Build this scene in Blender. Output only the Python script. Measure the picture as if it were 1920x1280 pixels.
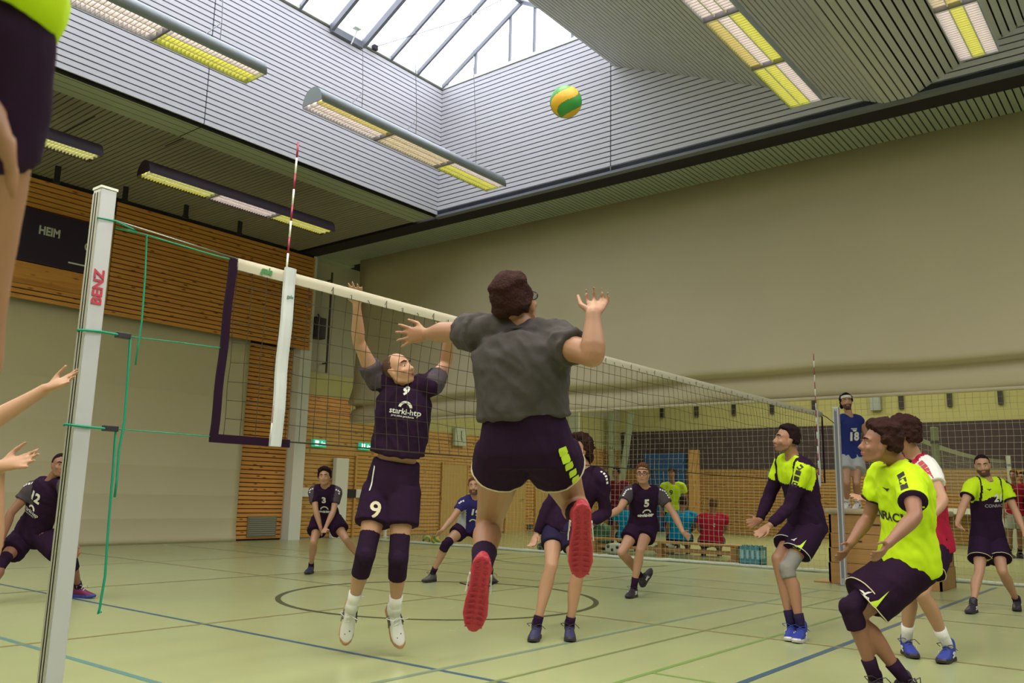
import bpy, bmesh, math, random
from mathutils import Vector, Matrix, noise
from mathutils.bvhtree import BVHTree
random.seed(7)
for _o in list(bpy.data.objects):
    bpy.data.objects.remove(_o)
SC = bpy.context.scene
COL = SC.collection
V = Vector
# ------------------------------------------------------------------ camera
FPX = 1595.1
YAW, PIT, ROL = 0.6734, 0.1796, 0.0225
CP = V((-2.9526, -4.0836, 1.1536))
FW = V((math.cos(PIT)*math.cos(YAW), math.cos(PIT)*math.sin(YAW), math.sin(PIT)))
_R = V((math.sin(YAW), -math.cos(YAW), 0))
_U = _R.cross(FW)
RT = _R*math.cos(ROL) + _U*math.sin(ROL)
UP = _U*math.cos(ROL) - _R*math.sin(ROL)
cam = bpy.data.cameras.new('camera'); co = bpy.data.objects.new('camera', cam); COL.objects.link(co)
m = Matrix.Identity(4)
for i in range(3):
    m[i][0] = RT[i]; m[i][1] = UP[i]; m[i][2] = -FW[i]; m[i][3] = CP[i]
co.matrix_world = m
cam.sensor_width = 36; cam.lens = FPX/1920*36; cam.clip_start = .05; cam.clip_end = 200
cam.dof.use_dof = True; cam.dof.focus_distance = 6.5; cam.dof.aperture_fstop = 7.0
SC.camera = co
SC.view_settings.view_transform = 'Standard'; SC.view_settings.look = 'None'
SC.view_settings.gamma = 1; SC.view_settings.use_curve_mapping = False
SC.view_settings.exposure = 0.0
# ------------------------------------------------------------------ sky
w = bpy.data.worlds.new('overcast'); SC.world = w; w.use_nodes = True
bg = w.node_tree.nodes['Background']; bg.inputs[0].default_value = (.965, .95, 1, 1); bg.inputs[1].default_value = 4.2
def area(name, loc, sx, sy, power, col, rot=(0, 0, 0), portal=False):
    l = bpy.data.lights.new(name, 'AREA'); l.shape = 'RECTANGLE'; l.size = sx; l.size_y = sy
    l.energy = power; l.color = col
    if portal: l.cycles.is_portal = True
    o = bpy.data.objects.new(name, l); o.location = loc; o.rotation_euler = rot; COL.objects.link(o)
    return o
area('skylight_portal', (2.4, 6.0, 10.0), 14.8, 4.4, 1, (1, 1, 1), portal=True)
area('skylight_portal', (2.4, -8.1, 10.0), 14.8, 4.4, 1, (1, 1, 1), portal=True)
# daylight and tube light of the middle and far thirds of the hall, given by one added panel below their ceiling
area('far_hall_light', (18.5, 3.0, 6.9), 9, 12, 900, (1, .93, .66))
# unseen strip lights added overhead and behind the camera to brighten the hall
for _x, _y, _e in ((-3.1, 4.76, 120), (-7.0, 4.76, 90), (.3, -.56, 150), (-3.8, -.56, 140), (.3, -2.59, 150), (-3.8, -2.59, 140), (.3, -7.5, 150), (4.6, -7.5, 150), (-3.8, -7.5, 120), (-5.6, 9.14, 260)):
    area('added_strip_light', (_x, _y, 6.28), 3.9, .4, _e, (1, .945, .78))
STRIPS = [(-3.1, 4.76), (-7.0, 4.76), (.3, -.56), (-3.8, -.56), (.3, -2.59), (-3.8, -2.59), (.3, -7.5), (4.6, -7.5), (-3.8, -7.5), (-5.6, 9.14)]
# ------------------------------------------------------------------ object helpers
def link(name, me, mat=None, parent=None):
    o = bpy.data.objects.new(name, me); COL.objects.link(o)
    if mat is not None and not me.materials: me.materials.append(mat)
    if parent is not None: o.parent = parent
    return o
def tag(o, label=None, cat=None, group=None, kind=None):
    if label: o['label'] = label
    if cat: o['category'] = cat
    if group: o['group'] = group
    if kind: o['kind'] = kind
    return o
def thing(name, label, cat, loc=(0, 0, 0), group=None):
    o = bpy.data.objects.new(name, None); COL.objects.link(o); o.location = loc
    o.empty_display_size = .1
    return tag(o, label, cat, group)
def struct(name, loc=(0, 0, 0)):
    o = bpy.data.objects.new(name, None); COL.objects.link(o); o.location = loc
    o['kind'] = 'structure'; return o
WORK = bpy.data.scenes.new('workbench')      # an empty scene in which modifiers are evaluated quickly, removed at the end
def dg_mesh(o):
    vl = WORK.view_layers[0]; vl.update(); dg = vl.depsgraph
    return bpy.data.meshes.new_from_object(o.evaluated_get(dg))
class MB:
    """collects simple solids into one mesh (world coordinates)"""
    def __init__(s): s.v = []; s.f = []; s.mi = []
    def add(s, vs, fs, mi=0):
        n = len(s.v); s.v += [tuple(x) for x in vs]; s.f += [tuple(i+n for i in f) for f in fs]; s.mi += [mi]*len(fs)
    def box(s, x0, x1, y0, y1, z0, z1, mi=0):
        s.add([(x0, y0, z0), (x1, y0, z0), (x1, y1, z0), (x0, y1, z0), (x0, y0, z1), (x1, y0, z1), (x1, y1, z1), (x0, y1, z1)],
              [(0, 3, 2, 1), (4, 5, 6, 7), (0, 1, 5, 4), (1, 2, 6, 5), (2, 3, 7, 6), (3, 0, 4, 7)], mi)
    def bar(s, a, b, w, h=None, up=V((0, 0, 1)), mi=0):
        a, b = V(a), V(b); h = h or w; d = (b-a).normalized(); x = d.cross(up)
        if x.length < 1e-3: x = d.cross(V((1, 0, 0)))
        x.normalize(); y = x.cross(d); vs = []
        for p in (a, b):
            for sx, sy in ((-1, -1), (1, -1), (1, 1), (-1, 1)): vs.append(p+x*sx*w/2+y*sy*h/2)
        s.add(vs, [(0, 1, 2, 3), (7, 6, 5, 4), (0, 4, 5, 1), (1, 5, 6, 2), (2, 6, 7, 3), (3, 7, 4, 0)], mi)
    def tube(s, pts, r, n=6, mi=0, cap=True):
        pts = [V(p) for p in pts]; rs = r if isinstance(r, (list, tuple)) else [r]*len(pts)
        x = None; vs = []; fs = []
        for i, p in enumerate(pts):
            d = (pts[min(i+1, len(pts)-1)]-pts[max(i-1, 0)]).normalized()
            if x is None:
                x = d.cross(V((0, 0, 1)));
                if x.length < .05: x = d.cross(V((1, 0, 0)))
            x = (x - d*x.dot(d)).normalized(); y = d.cross(x)
            for k in range(n):
                a = 2*math.pi*k/n; vs.append(p+(x*math.cos(a)+y*math.sin(a))*rs[i])
        for i in range(len(pts)-1):
            for k in range(n):
                a = i*n+k; b = i*n+(k+1) % n; fs.append((a, b, b+n, a+n))
        if cap: fs.append(tuple(range(n))[::-1]); fs.append(tuple((len(pts)-1)*n+k for k in range(n)))
        s.add(vs, fs, mi)
    def lathe(s, prof, c=(0, 0, 0), n=16, mi=0):
        vs = []; fs = []; c = V(c)
        for r, z in prof:
            for k in range(n):
                a = 2*math.pi*k/n; vs.append(c+V((r*math.cos(a), r*math.sin(a), z)))
        for i in range(len(prof)-1):
            for k in range(n):
                a = i*n+k; b = i*n+(k+1) % n; fs.append((a, b, b+n, a+n))
        fs.append(tuple(range(n))[::-1]); fs.append(tuple((len(prof)-1)*n+k for k in range(n)))
        s.add(vs, fs, mi)
    def build(s, name, mats, parent=None, smooth=False, bevel=0, kind=None):
        me = bpy.data.meshes.new(name); pv = V(parent.location) if parent is not None else V((0, 0, 0))
        if parent is not None and parent.parent is not None: pv = pv + parent.parent.location
        me.from_pydata([tuple(V(v)-pv) for v in s.v], [], s.f)
        for q in (mats if isinstance(mats, (list, tuple)) else [mats]): me.materials.append(q)
        me.polygons.foreach_set('material_index', s.mi)
        if smooth: me.polygons.foreach_set('use_smooth', [True]*len(me.polygons))
        me.update()
        o = link(name, me, None, parent)
        if bevel:
            b = o.modifiers.new('bevel', 'BEVEL'); b.width = bevel; b.segments = 2; b.limit_method = 'ANGLE'
        if kind: o['kind'] = kind
        return o
# ------------------------------------------------------------------ materials
def mat(name, col, rough=.5, metal=0, bump=0, bscale=50, var=0, vscale=4, spec=None, emis=None, es=1, trans=None):
    M = bpy.data.materials.new(name); M.use_nodes = True; nt = M.node_tree; b = nt.nodes['Principled BSDF']
    b.inputs['Base Color'].default_value = (*col, 1); b.inputs['Roughness'].default_value = rough
    b.inputs['Metallic'].default_value = metal
    if spec is not None: b.inputs['Specular IOR Level'].default_value = spec
    tc = nt.nodes.new('ShaderNodeTexCoord')
    if var:
        n = nt.nodes.new('ShaderNodeTexNoise'); n.inputs['Scale'].default_value = vscale; n.inputs['Detail'].default_value = 5
        nt.links.new(tc.outputs['Object'], n.inputs['Vector'])
        r = nt.nodes.new('ShaderNodeMapRange'); r.inputs['To Min'].default_value = 1-var; r.inputs['To Max'].default_value = 1+var
        nt.links.new(n.outputs['Fac'], r.inputs['Value'])
        mx = nt.nodes.new('ShaderNodeVectorMath'); mx.operation = 'SCALE'; mx.inputs[0].default_value = col
        nt.links.new(r.outputs[0], mx.inputs['Scale']); nt.links.new(mx.outputs[0], b.inputs['Base Color'])
    if bump:
        n = nt.nodes.new('ShaderNodeTexNoise'); n.inputs['Scale'].default_value = bscale; n.inputs['Detail'].default_value = 3
        nt.links.new(tc.outputs['Object'], n.inputs['Vector'])
        bp = nt.nodes.new('ShaderNodeBump'); bp.inputs['Strength'].default_value = bump; bp.inputs['Distance'].default_value = .01
        nt.links.new(n.outputs['Fac'], bp.inputs['Height']); nt.links.new(bp.outputs[0], b.inputs['Normal'])
    if emis:
        b.inputs['Emission Color'].default_value = (*emis, 1); b.inputs['Emission Strength'].default_value = es
    return M
def wood(name, c1, c2, axis='X', knots=True, rough=.5):
    M = bpy.data.materials.new(name); M.use_nodes = True; nt = M.node_tree; b = nt.nodes['Principled BSDF']
    b.inputs['Roughness'].default_value = rough
    g = nt.nodes.new('ShaderNodeNewGeometry'); mp = nt.nodes.new('ShaderNodeMapping')
    mp.inputs['Scale'].default_value = {'X': (.8, 8, 14), 'Y': (8, .8, 14), 'Z': (8, 8, .8)}[axis]
    nt.links.new(g.outputs['Position'], mp.inputs['Vector'])
    n = nt.nodes.new('ShaderNodeTexNoise'); n.inputs['Scale'].default_value = 1.6; n.inputs['Detail'].default_value = 6; n.inputs['Distortion'].default_value = .6
    nt.links.new(mp.outputs[0], n.inputs['Vector'])
    cr = nt.nodes.new('ShaderNodeValToRGB'); cr.color_ramp.elements[0].position = .3; cr.color_ramp.elements[1].position = .7
    cr.color_ramp.elements[0].color = (*c1, 1); cr.color_ramp.elements[1].color = (*c2, 1)
    nt.links.new(n.outputs['Fac'], cr.inputs[0]); out = cr.outputs[0]
    if knots:
        mp2 = nt.nodes.new('ShaderNodeMapping'); mp2.inputs['Scale'].default_value = {'X': (3, 9, 9), 'Y': (9, 3, 9), 'Z': (9, 9, 3)}[axis]
        nt.links.new(g.outputs['Position'], mp2.inputs['Vector'])
        vo = nt.nodes.new('ShaderNodeTexVoronoi'); vo.inputs['Scale'].default_value = 1.0; nt.links.new(mp2.outputs[0], vo.inputs['Vector'])
        k = nt.nodes.new('ShaderNodeMapRange'); k.inputs['From Min'].default_value = .1; k.inputs['From Max'].default_value = .22
        nt.links.new(vo.outputs['Distance'], k.inputs['Value'])
        mx = nt.nodes.new('ShaderNodeMix'); mx.data_type = 'RGBA'; mx.inputs['A'].default_value = (c1[0]*.45, c1[1]*.35, c1[2]*.3, 1)
        nt.links.new(k.outputs[0], mx.inputs['Factor']); nt.links.new(out, mx.inputs['B']); out = mx.outputs['Result']
    nt.links.new(out, b.inputs['Base Color']); return M
M = {}
M['slat'] = mat('painted_slat', (.55, .54, .575), .42)
M['void'] = mat('dark_void', (.012, .010, .016), .9)
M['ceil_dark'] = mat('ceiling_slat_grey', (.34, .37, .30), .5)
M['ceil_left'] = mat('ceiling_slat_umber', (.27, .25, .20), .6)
M['strip'] = mat('ceiling_panel_grey', (.36, .40, .30), .55)
M['frame'] = mat('grey_profile', (.16, .17, .20), .45)
M['track'] = mat('dark_track', (.012, .006, .014), .75)
M['curtain'] = mat('divider_curtain', (.50, .44, .29), .75, bump=.35, bscale=5, var=.06, vscale=.7)
M['curtain2'] = mat('drop_curtain', (.60, .54, .37), .75, bump=.3, bscale=4, var=.05, vscale=1)
M['pine'] = wood('pine_slat', (.60, .24, .05), (.75, .36, .08))
M['pine_far'] = wood('pine_far', (.52, .27, .06), (.64, .36, .09))
M['pine_y'] = wood('pine_slat_y', (.36, .19, .06), (.46, .26, .08), 'Y')
M['pine_v'] = wood('pine_post', (.50, .28, .08), (.60, .36, .12), 'Z')
M['plaster'] = mat('yellow_plaster', (.46, .44, .20), .8, var=.06, vscale=2)
M['grey_wall'] = mat('grey_plaster', (.42, .40, .33), .8, var=.05, vscale=2)
M['white'] = mat('white_paint', (.72, .74, .70), .4)
M['alu'] = mat('anodised_aluminium', (.50, .51, .56), .4, .25)
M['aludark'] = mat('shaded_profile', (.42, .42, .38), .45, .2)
M['steel'] = mat('cable_steel', (.35, .37, .36), .35, .8)
M['housing'] = mat('lamp_housing', (.33, .37, .38), .35, .25)
M['louvre'] = mat('white_louvre', (.75, .75, .72), .4)
M['black'] = mat('black_plastic', (.018, .014, .022), .5)
M['dark_net'] = mat('black_netting', (.03, .022, .012), .8)
M['white_net'] = mat('white_netting', (.50, .50, .44), .7)
M['green'] = mat('green_rope', (.0, .26, .15), .7)
M['tape'] = mat('net_tape', (.44, .41, .32), .7, bump=.1, bscale=200)
M['band'] = mat('white_vinyl', (.54, .57, .60), .5, bump=.15, bscale=25)
M['blackband'] = mat('black_vinyl', (.018, .006, .02), .85, spec=.1)
M['red'] = mat('red_paint', (.42, .03, .06), .5)
M['glass'] = None
def glass():
    g = bpy.data.materials.new('roof_glazing'); g.use_nodes = True; nt = g.node_tree; nt.nodes.clear()
    o = nt.nodes.new('ShaderNodeOutputMaterial'); t = nt.nodes.new('ShaderNodeBsdfTransparent'); t.inputs[0].default_value = (.93, .95, .97, 1)
    d = nt.nodes.new('ShaderNodeBsdfTranslucent'); d.inputs[0].default_value = (.8, .84, .88, 1)
    x = nt.nodes.new('ShaderNodeMixShader'); x.inputs[0].default_value = .12
    nt.links.new(t.outputs[0], x.inputs[1]); nt.links.new(d.outputs[0], x.inputs[2]); nt.links.new(x.outputs[0], o.inputs[0]); return g
M['glass'] = glass()
def floor_mat():
    F = bpy.data.materials.new('sports_linoleum'); F.use_nodes = True; nt = F.node_tree; b = nt.nodes['Principled BSDF']
    g = nt.nodes.new('ShaderNodeNewGeometry')
    n = nt.nodes.new('ShaderNodeTexNoise'); n.inputs['Scale'].default_value = .8; n.inputs['Detail'].default_value = 6
    nt.links.new(g.outputs['Position'], n.inputs['Vector'])
    cr = nt.nodes.new('ShaderNodeValToRGB'); cr.color_ramp.elements[0].position = .3; cr.color_ramp.elements[1].position = .75
    cr.color_ramp.elements[0].color = (.372, .412, .205, 1); cr.color_ramp.elements[1].color = (.388, .43, .215, 1)
    nt.links.new(n.outputs['Fac'], cr.inputs[0]); nt.links.new(cr.outputs[0], b.inputs['Base Color'])
    n2 = nt.nodes.new('ShaderNodeTexNoise'); n2.inputs['Scale'].default_value = 3; n2.inputs['Detail'].default_value = 4
    nt.links.new(g.outputs['Position'], n2.inputs['Vector'])
    r = nt.nodes.new('ShaderNodeMapRange'); r.inputs['To Min'].default_value = .23; r.inputs['To Max'].default_value = .29
    nt.links.new(n2.outputs['Fac'], r.inputs['Value']); nt.links.new(r.outputs[0], b.inputs['Roughness'])
    return F
M['floor'] = floor_mat()
# ------------------------------------------------------------------ floor and its lines
X0, X1, Y0, Y1, ZC = -9.0, 25.7, -15.0, 13.26, 7.08
fl = MB(); fl.box(X0, X1, Y0, Y1+.6, -.1, 0)
floor = fl.build('floor', M['floor']); floor['kind'] = 'structure'
def line_mat(n, c): return mat('line_'+n, c, .3)
LM = {k: line_mat(k, c) for k, c in dict(blue=(.045, .11, .19), lightblue=(.12, .27, .26), faintblue=(.19, .27, .19), red=(.30, .25, .11), green=(.20, .33, .09),
      olive=(.19, .24, .09), black=(.06, .075, .035)).items()}
def fline(x0, y0, x1, y1, w, c, z=.0012):
    b = MB(); a = V((x0, y0, 0)); e = V((x1, y1, 0)); d = (e-a).normalized(); s = V((-d.y, d.x, 0))*w/2
    b.add([a-s+V((0, 0, z)), e-s+V((0, 0, z)), e+s+V((0, 0, z)), a+s+V((0, 0, z))], [(0, 1, 2, 3)])
    o = b.build('court_line', LM[c], floor); return o
fline(-.025, -9, -.025, 9, .05, 'lightblue'); fline(1.45, -9, 1.45, 12.5, .045, 'blue', .0014)
fline(-.0, 0, 9, 0, .05, 'faintblue', .0016); fline(-4, -1.67, 11.5, -1.67, .055, 'blue', .0018)
fline(9.0, -9, 9.0, 9, .05, 'faintblue', .0013); fline(-9, -.5, 11, -.5, .035, 'olive', .0015); fline(-9, -1.08, 11, -1.08, .04, 'green', .0017)
fline(4.42, -9, 4.42, 12.5, .04, 'red', .0019); fline(2.4, -9, 2.4, -1.1, .04, 'green', .0012)
fline(-6, 2.79, 11, 2.79, .04, 'red', .0020); fline(6.9, -9, 6.9, 12.5, .035, 'olive', .0021); fline(8.0, -9, 8.0, 12.5, .035, 'red', .0011)
fline(-6, 6.1, 11, 6.1, .035, 'olive', .0022); fline(-6, 9, 11, 9, .035, 'red', .0010)
def ring(cx, cy, r, w, c, z, a0=0, a1=2*math.pi, n=64):
    b = MB(); vs = []
    for i in range(n+1):
        a = a0+(a1-a0)*i/n
        for q in (r-w/2, r+w/2): vs.append((cx+q*math.cos(a), cy+q*math.sin(a), z))
    b.add(vs, [(2*i, 2*i+2, 2*i+3, 2*i+1)[::-1] for i in range(n)]); return b.build('court_line', LM[c], floor)
ring(4.44, 2.79, 1.78, .06, 'black', .0024)
ring(11.0, 5.2, 1.8, .05, 'black', .0023, math.pi*.5, math.pi*1.5, 32)
# ------------------------------------------------------------------ shared unit box for slats
_ub = MB(); _ub.box(-.5, .5, -.5, .5, -.5, .5)
def unit(matl):
    me = bpy.data.meshes.new('slat'); me.from_pydata(_ub.v, [], _ub.f); me.materials.append(matl); return me
UM = {}
def slat(name, parent, matl, c, size, rot=(0, 0, 0)):
    key = matl.name
    if key not in UM: UM[key] = unit(matl)
    o = bpy.data.objects.new(name, UM[key]); COL.objects.link(o); o.location = V(c)-(parent.location if parent else V((0, 0, 0)))
    o.scale = size; o.rotation_euler = rot; o.parent = parent; return o
# ------------------------------------------------------------------ roof: two skylight coffers, flat strips between
XS = 9.8; YL = 8.24; ZT = 10.05
XW = -5.0
P = .1; SW = .079
back = M['void']
# left coffer wall (runs along X at Y = YL)
wl = MB(); wl.box(XW, XS+.08, YL+.06, YL+.12, ZC, ZT); wall_l = wl.build('wall_skylight_left', back); wall_l['kind'] = 'structure'
n = int((ZT-ZC)/P)
for i in range(n):
    z = ZC+.03+SW/2+i*P
    for xa, xb in ((XW, 4.17), (4.19, XS)):
        slat('slat', wall_l, M['slat'], ((xa+xb)/2, YL+.012, z), (xb-xa, .024, SW))
# coffer end wall (X = XS), full length, stepping with the sloped soffits
def soff(y):     # underside height of the roof section at Y
    if y > -1.0: return ZC + max(0, min(1, (y+.95)/4.74))*(9.19-ZC)
    return ZC + max(0, min(1, (-1.35-y)/4.74))*(9.19-ZC)
we = MB(); we.box(XS+.06, XS+.12, -6.2, YL+.1, ZC, ZT); wall_e = we.build('wall_skylight_end', back); wall_e['kind'] = 'structure'
for i in range(n):
    z = ZC+.03+SW/2+i*P
    zt = z+SW/2
    # where the soffit passes this height
    ylow = -.95 + (z-ZC)/(9.19-ZC)*4.74 if z < 9.19 else 3.79
    segs = [(ylow-.14, 3.84), (3.86, YL)] if ylow < 3.8 else [(max(ylow, 3.79), YL)]
    yr = -1.35 - (z-ZC)/(9.19-ZC)*4.74 if z < 9.19 else -6.09
    segs.append((-10.6, yr+.14))
    for a, b in segs:
        if b-a > .05: slat('slat', wall_e, M['slat'], (XS+.012, (a+b)/2, z), (.024, b-a, SW))
# sloped soffits
def soffit(name, ya, za, yb, zb):
    L = math.hypot(yb-ya, zb-za); ang = math.atan2(zb-za, yb-ya); d = V((0, (yb-ya)/L, (zb-za)/L)); nrm = V((0, -d.z, d.y))
    if nrm.z < 0: nrm = -nrm
    s = MB(); a = V((0, ya, za))+nrm*.05; b = V((0, yb, zb))+nrm*.05; t = nrm*.05
    s.add([V((XW, 0, 0))+a, V((XS+.03, 0, 0))+a, V((XS+.03, 0, 0))+b, V((XW, 0, 0))+b, V((XW, 0, 0))+a+t, V((XS+.03, 0, 0))+a+t, V((XS+.03, 0, 0))+b+t, V((XW, 0, 0))+b+t],
          [(0, 3, 2, 1), (4, 5, 6, 7), (0, 1, 5, 4), (1, 2, 6, 5), (2, 3, 7, 6), (3, 0, 4, 7)])
    o = s.build(name, back); o['kind'] = 'structure'
    k = int(L/P)
    for i in range(k):
        c = V(((XW+XS)/2, ya, za))+d*((i+.5)*L/k)+nrm*.012
        slat('slat', o, M['slat'], c, (XS-XW, SW, .024), (ang, 0, 0))
    return o
soffit('ceiling_slope_near', -.95, ZC, 3.79, 9.19)
soffit('ceiling_slope_right', -6.09, 9.19, -1.35, ZC)
vf = MB(); vf.box(XW, XS+.1, -1.35, -.95, ZC+.03, ZC+.1); vo_ = vf.build('ceiling_valley', back); vo_['kind'] = 'structure'
for i in range(4): slat('slat', vo_, M['slat'], ((XW+XS)/2, -1.30+i*.1, ZC+.012), (XS-XW, SW, .024))
# upstands, gable glazing and rafters over each coffer
def skylight(name, ya, yb, side):
    root = struct(name, (0, 0, 0))
    ym = (ya+yb)/2; zr = 11.32
    c = MB()
    if side > 0: c.box(XW, XS, ya-.06, ya, 9.19, ZT+.02)
    else: c.box(XW, XS, yb, yb+.06, 9.19, ZT+.02); c.box(XW, XS, ya-.06, ya, ZC, ZT)
    c.build('upstand', M['slat'], root)
    c = MB(); c.box(XW, XS+.06, yb-.04, yb+.05, ZT-.02, ZT+.05); c.box(XW, XS+.06, ya-.05, ya+.04, ZT-.02, ZT+.05)
    c.box(XS-.02, XS+.08, ya, yb, ZT-.04, ZT+.03)
    c.build('sill', M['white'], root)
    xs = [XS-.02-.78*i for i in range(20)]
    for s0, s1 in ((ya, ym), (yb, ym)):
        for i, x in enumerate(xs):
            slope = V((0, s1-s0, zr-ZT)); L = slope.length; ang = math.atan2(zr-ZT, s1-s0)
            cc = V((x, (s0+s1)/2, (zr+ZT)/2))
            o = slat('rafter', root, M['frame'], cc, (.05, L, .09), (ang, 0, 0))
            if i < len(xs)-1:
                slat('pane', root, M['glass'], cc+V((-.39, 0, .03)), (.73, L-.05, .006), (ang, 0, 0))
    slat('ridge', root, M['frame'], ((XW+XS)/2, ym, zr+.03), (XS-XW+.1, .1, .1))
    for yy in ([ym-1.27, ym-.32, ym+.32, ym+1.27] if True else []):
        h = (zr-ZT)*(1-abs(yy-ym)/(ym-ya))
        slat('mullion', root, M['frame'], (XS+.02, yy, ZT+h/2), (.05, .05, h))
    ys = [ya, ym-1.27, ym-.32, ym+.32, ym+1.27, yb]
    for a, b in zip(ys, ys[1:]):
        ha = (zr-ZT)*(1-abs(a-ym)/(ym-ya)); hb = (zr-ZT)*(1-abs(b-ym)/(ym-ya)); g = MB(); xx = XS+.03
        mids = [(a, ha)] + ([(ym, zr-ZT)] if a < ym < b else []) + [(b, hb)]
        vs = [(xx, a, ZT), (xx, b, ZT)] + [(xx, q, ZT+max(h, .001)) for q, h in mids[::-1]]
        g.add(vs, [tuple(range(len(vs)))]); g.build('pane', M['glass'], root)
    return root
sky1 = skylight('window_1', 3.79, 8.24, 1)
sky2 = skylight('window_2', -10.54, -6.09, -1)
# opened vent flap in the left roof slope, with its chain opener
vx0, vx1 = 6.62, 7.42
fr = MB()
def onslope(x, t, off=0): return V((x, 8.24-2.225*t, ZT+1.27*t+off))
for a, b in ((onslope(vx0, .02, -.1), onslope(vx0, .75, -.1)), (onslope(vx1, .02, -.1), onslope(vx1, .75, -.1)), (onslope(vx0, .02, -.1), onslope(vx1, .02, -.1)), (onslope(vx0, .75, -.1), onslope(vx1, .75, -.1))):
    fr.bar(a, b, .07, .13)
fr.build('vent_frame', M['frame'], sky1)
op = MB(); op.tube([(7.1, 8.17, 9.86), (7.16, 8.05, 10.2)], .014, 6); op.box(7.05, 7.2, 8.0, 8.12, 10.16, 10.24); op.build('vent_opener', M['white'], sky1)
tb = MB(); tb.tube([(7.7, 8.2, ZT+.02), (8.6, 6.6, 10.55), (9.3, 6.05, 11.2)], .007, 5); tb.box(7.66, 7.76, 8.12, 8.2, ZT-.04, ZT+.06)
tb.build('bracing_cable', M['track'], sky1)
cb = MB(); cb.tube([(9.7, 8.0, 10.0), (9.55, 7.3, 10.35), (9.62, 6.8, 10.8), (9.3, 6.2, 11.1), (9.35, 6.0, 11.25)], .006, 5); cb.build('hanging_wire', M['steel'], sky1)
# flat ceiling on the left: edge panel then slats running along Y
cs = MB(); cs.box(XW, XS+.02, YL+.1, 8.98, ZC, ZC+.06); cstrip = cs.build('ceiling_edge_strip', M['strip']); cstrip['kind'] = 'structure'
cj = MB()
for yy in (8.42, 8.60, 8.78): cj.box(XW, XS, yy-.005, yy+.005, ZC-.001, ZC+.001)
cj.box(4.17, 4.19, YL+.1, 8.98, ZC-.001, ZC+.002); cj.box(4.255, 4.275, 8.98, 9.6, ZC+.005, ZC+.009); cj.box(2.92, 2.94, 9.4, 10.6, ZC+.005, ZC+.009); cj.build('joint', M['void'], cstrip)
cl = MB(); cl.box(XW, XS+.5, 8.98, 13.4, ZC+.04, ZC+.1); ceil_l = cl.build('ceiling_left', back); ceil_l['kind'] = 'structure'
for i in range(138):
    x = XS-.04-i*P
    slat('slat', ceil_l, M['ceil_left'], (x, 11.2, ZC+.022), (SW, 4.44, .024))
# dark curtain track and slatted strip along Y
tr = MB(); tr.box(XS+.0, XS+.14, -15, YL+.1, ZC-.02, ZC+.12); tr.build('trim_1', M['frame'])['kind'] = 'structure'
tr = MB(); tr.box(XS+.1, 10.36, -15, 13.26, ZC-.012, ZC+.14); tk = tr.build('trim_2', M['track']); tk['kind'] = 'structure'
st = MB(); st.box(10.32, 12.4, -15, 13.4, ZC+.03, ZC+.1); cm = st.build('ceiling_middle', back); cm['kind'] = 'structure'
for i in range(215):
    y = 12.9-i*P
    if y < -8: break
    slat('slat', cm, M['ceil_dark'], (10.90, y, ZC+.012), (1.16, SW, .024))
pl = MB(); pl.box(10.32, 11.6, 12.96, 13.3, ZC-.02, ZC+.03); pl.build('ceiling_plain_panel', M['strip'])['kind'] = 'structure'
# rest of the roof: over the far halls and behind the camera
cf = MB(); cf.box(12.4, X1+.1, -15, 13.4, ZC, ZC+.1); cf.build('ceiling_far', M['ceil_dark'])['kind'] = 'structure'
cf = MB(); cf.box(X0-.1, XW, -15, 13.4, ZC, ZC+.1); cf.box(XW, 10.3, -15, -10.54, ZC, ZC+.1)
cf.box(XW-.1, XW, -10.6, YL+.1, ZC, ZT+.1); cf.box(XW, XS, -10.64, -10.54, ZC, ZT)
cf.build('ceiling_back', M['ceil_dark'])['kind'] = 'structure'
# ------------------------------------------------------------------ walls
# end wall with pine slats (Y = 13.26), upper cladding proud of the lower
wa = MB(); wa.box(X0, 10.05, 13.3, 13.6, 0, ZC+.1); wa.box(10.05, X1+.1, 13.3, 13.6, 0, ZC+.1, 1)
wall_a = wa.build('wall_end', [back, M['grey_wall']]); wall_a['kind'] = 'structure'
bx = MB(); bx.box(X0, 10.28, 12.99, 13.3, 4.66, ZC+.05); bxo = bx.build('wall_end_upper', back); bxo['kind'] = 'structure'
k = 0; z = 4.62
while z < 6.98:
    if z < 5.35: segs = ((X0, 3.3), (3.32, 5.0), (5.14, 10.3)) if z > 4.8 else ((X0, 10.3),)
    else: segs = ((X0, 3.0), (3.02, 5.0), (5.14, 10.3))
    if 4.79 < z < 5.33: segs = ((X0, 5.0),) + ((5.14, 10.3),) if z < 5.0 else ((5.14, 10.3), (X0, 3.2))
    for a, b in segs: slat('slat', bxo, M['pine'], ((a+b)/2, 12.975, z+SW/2), (b-a, .03, SW))
    z += P
slat('batten', bxo, M['pine_v'], (5.07, 12.965, 5.75), (.1, .04, 1.9))
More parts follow.
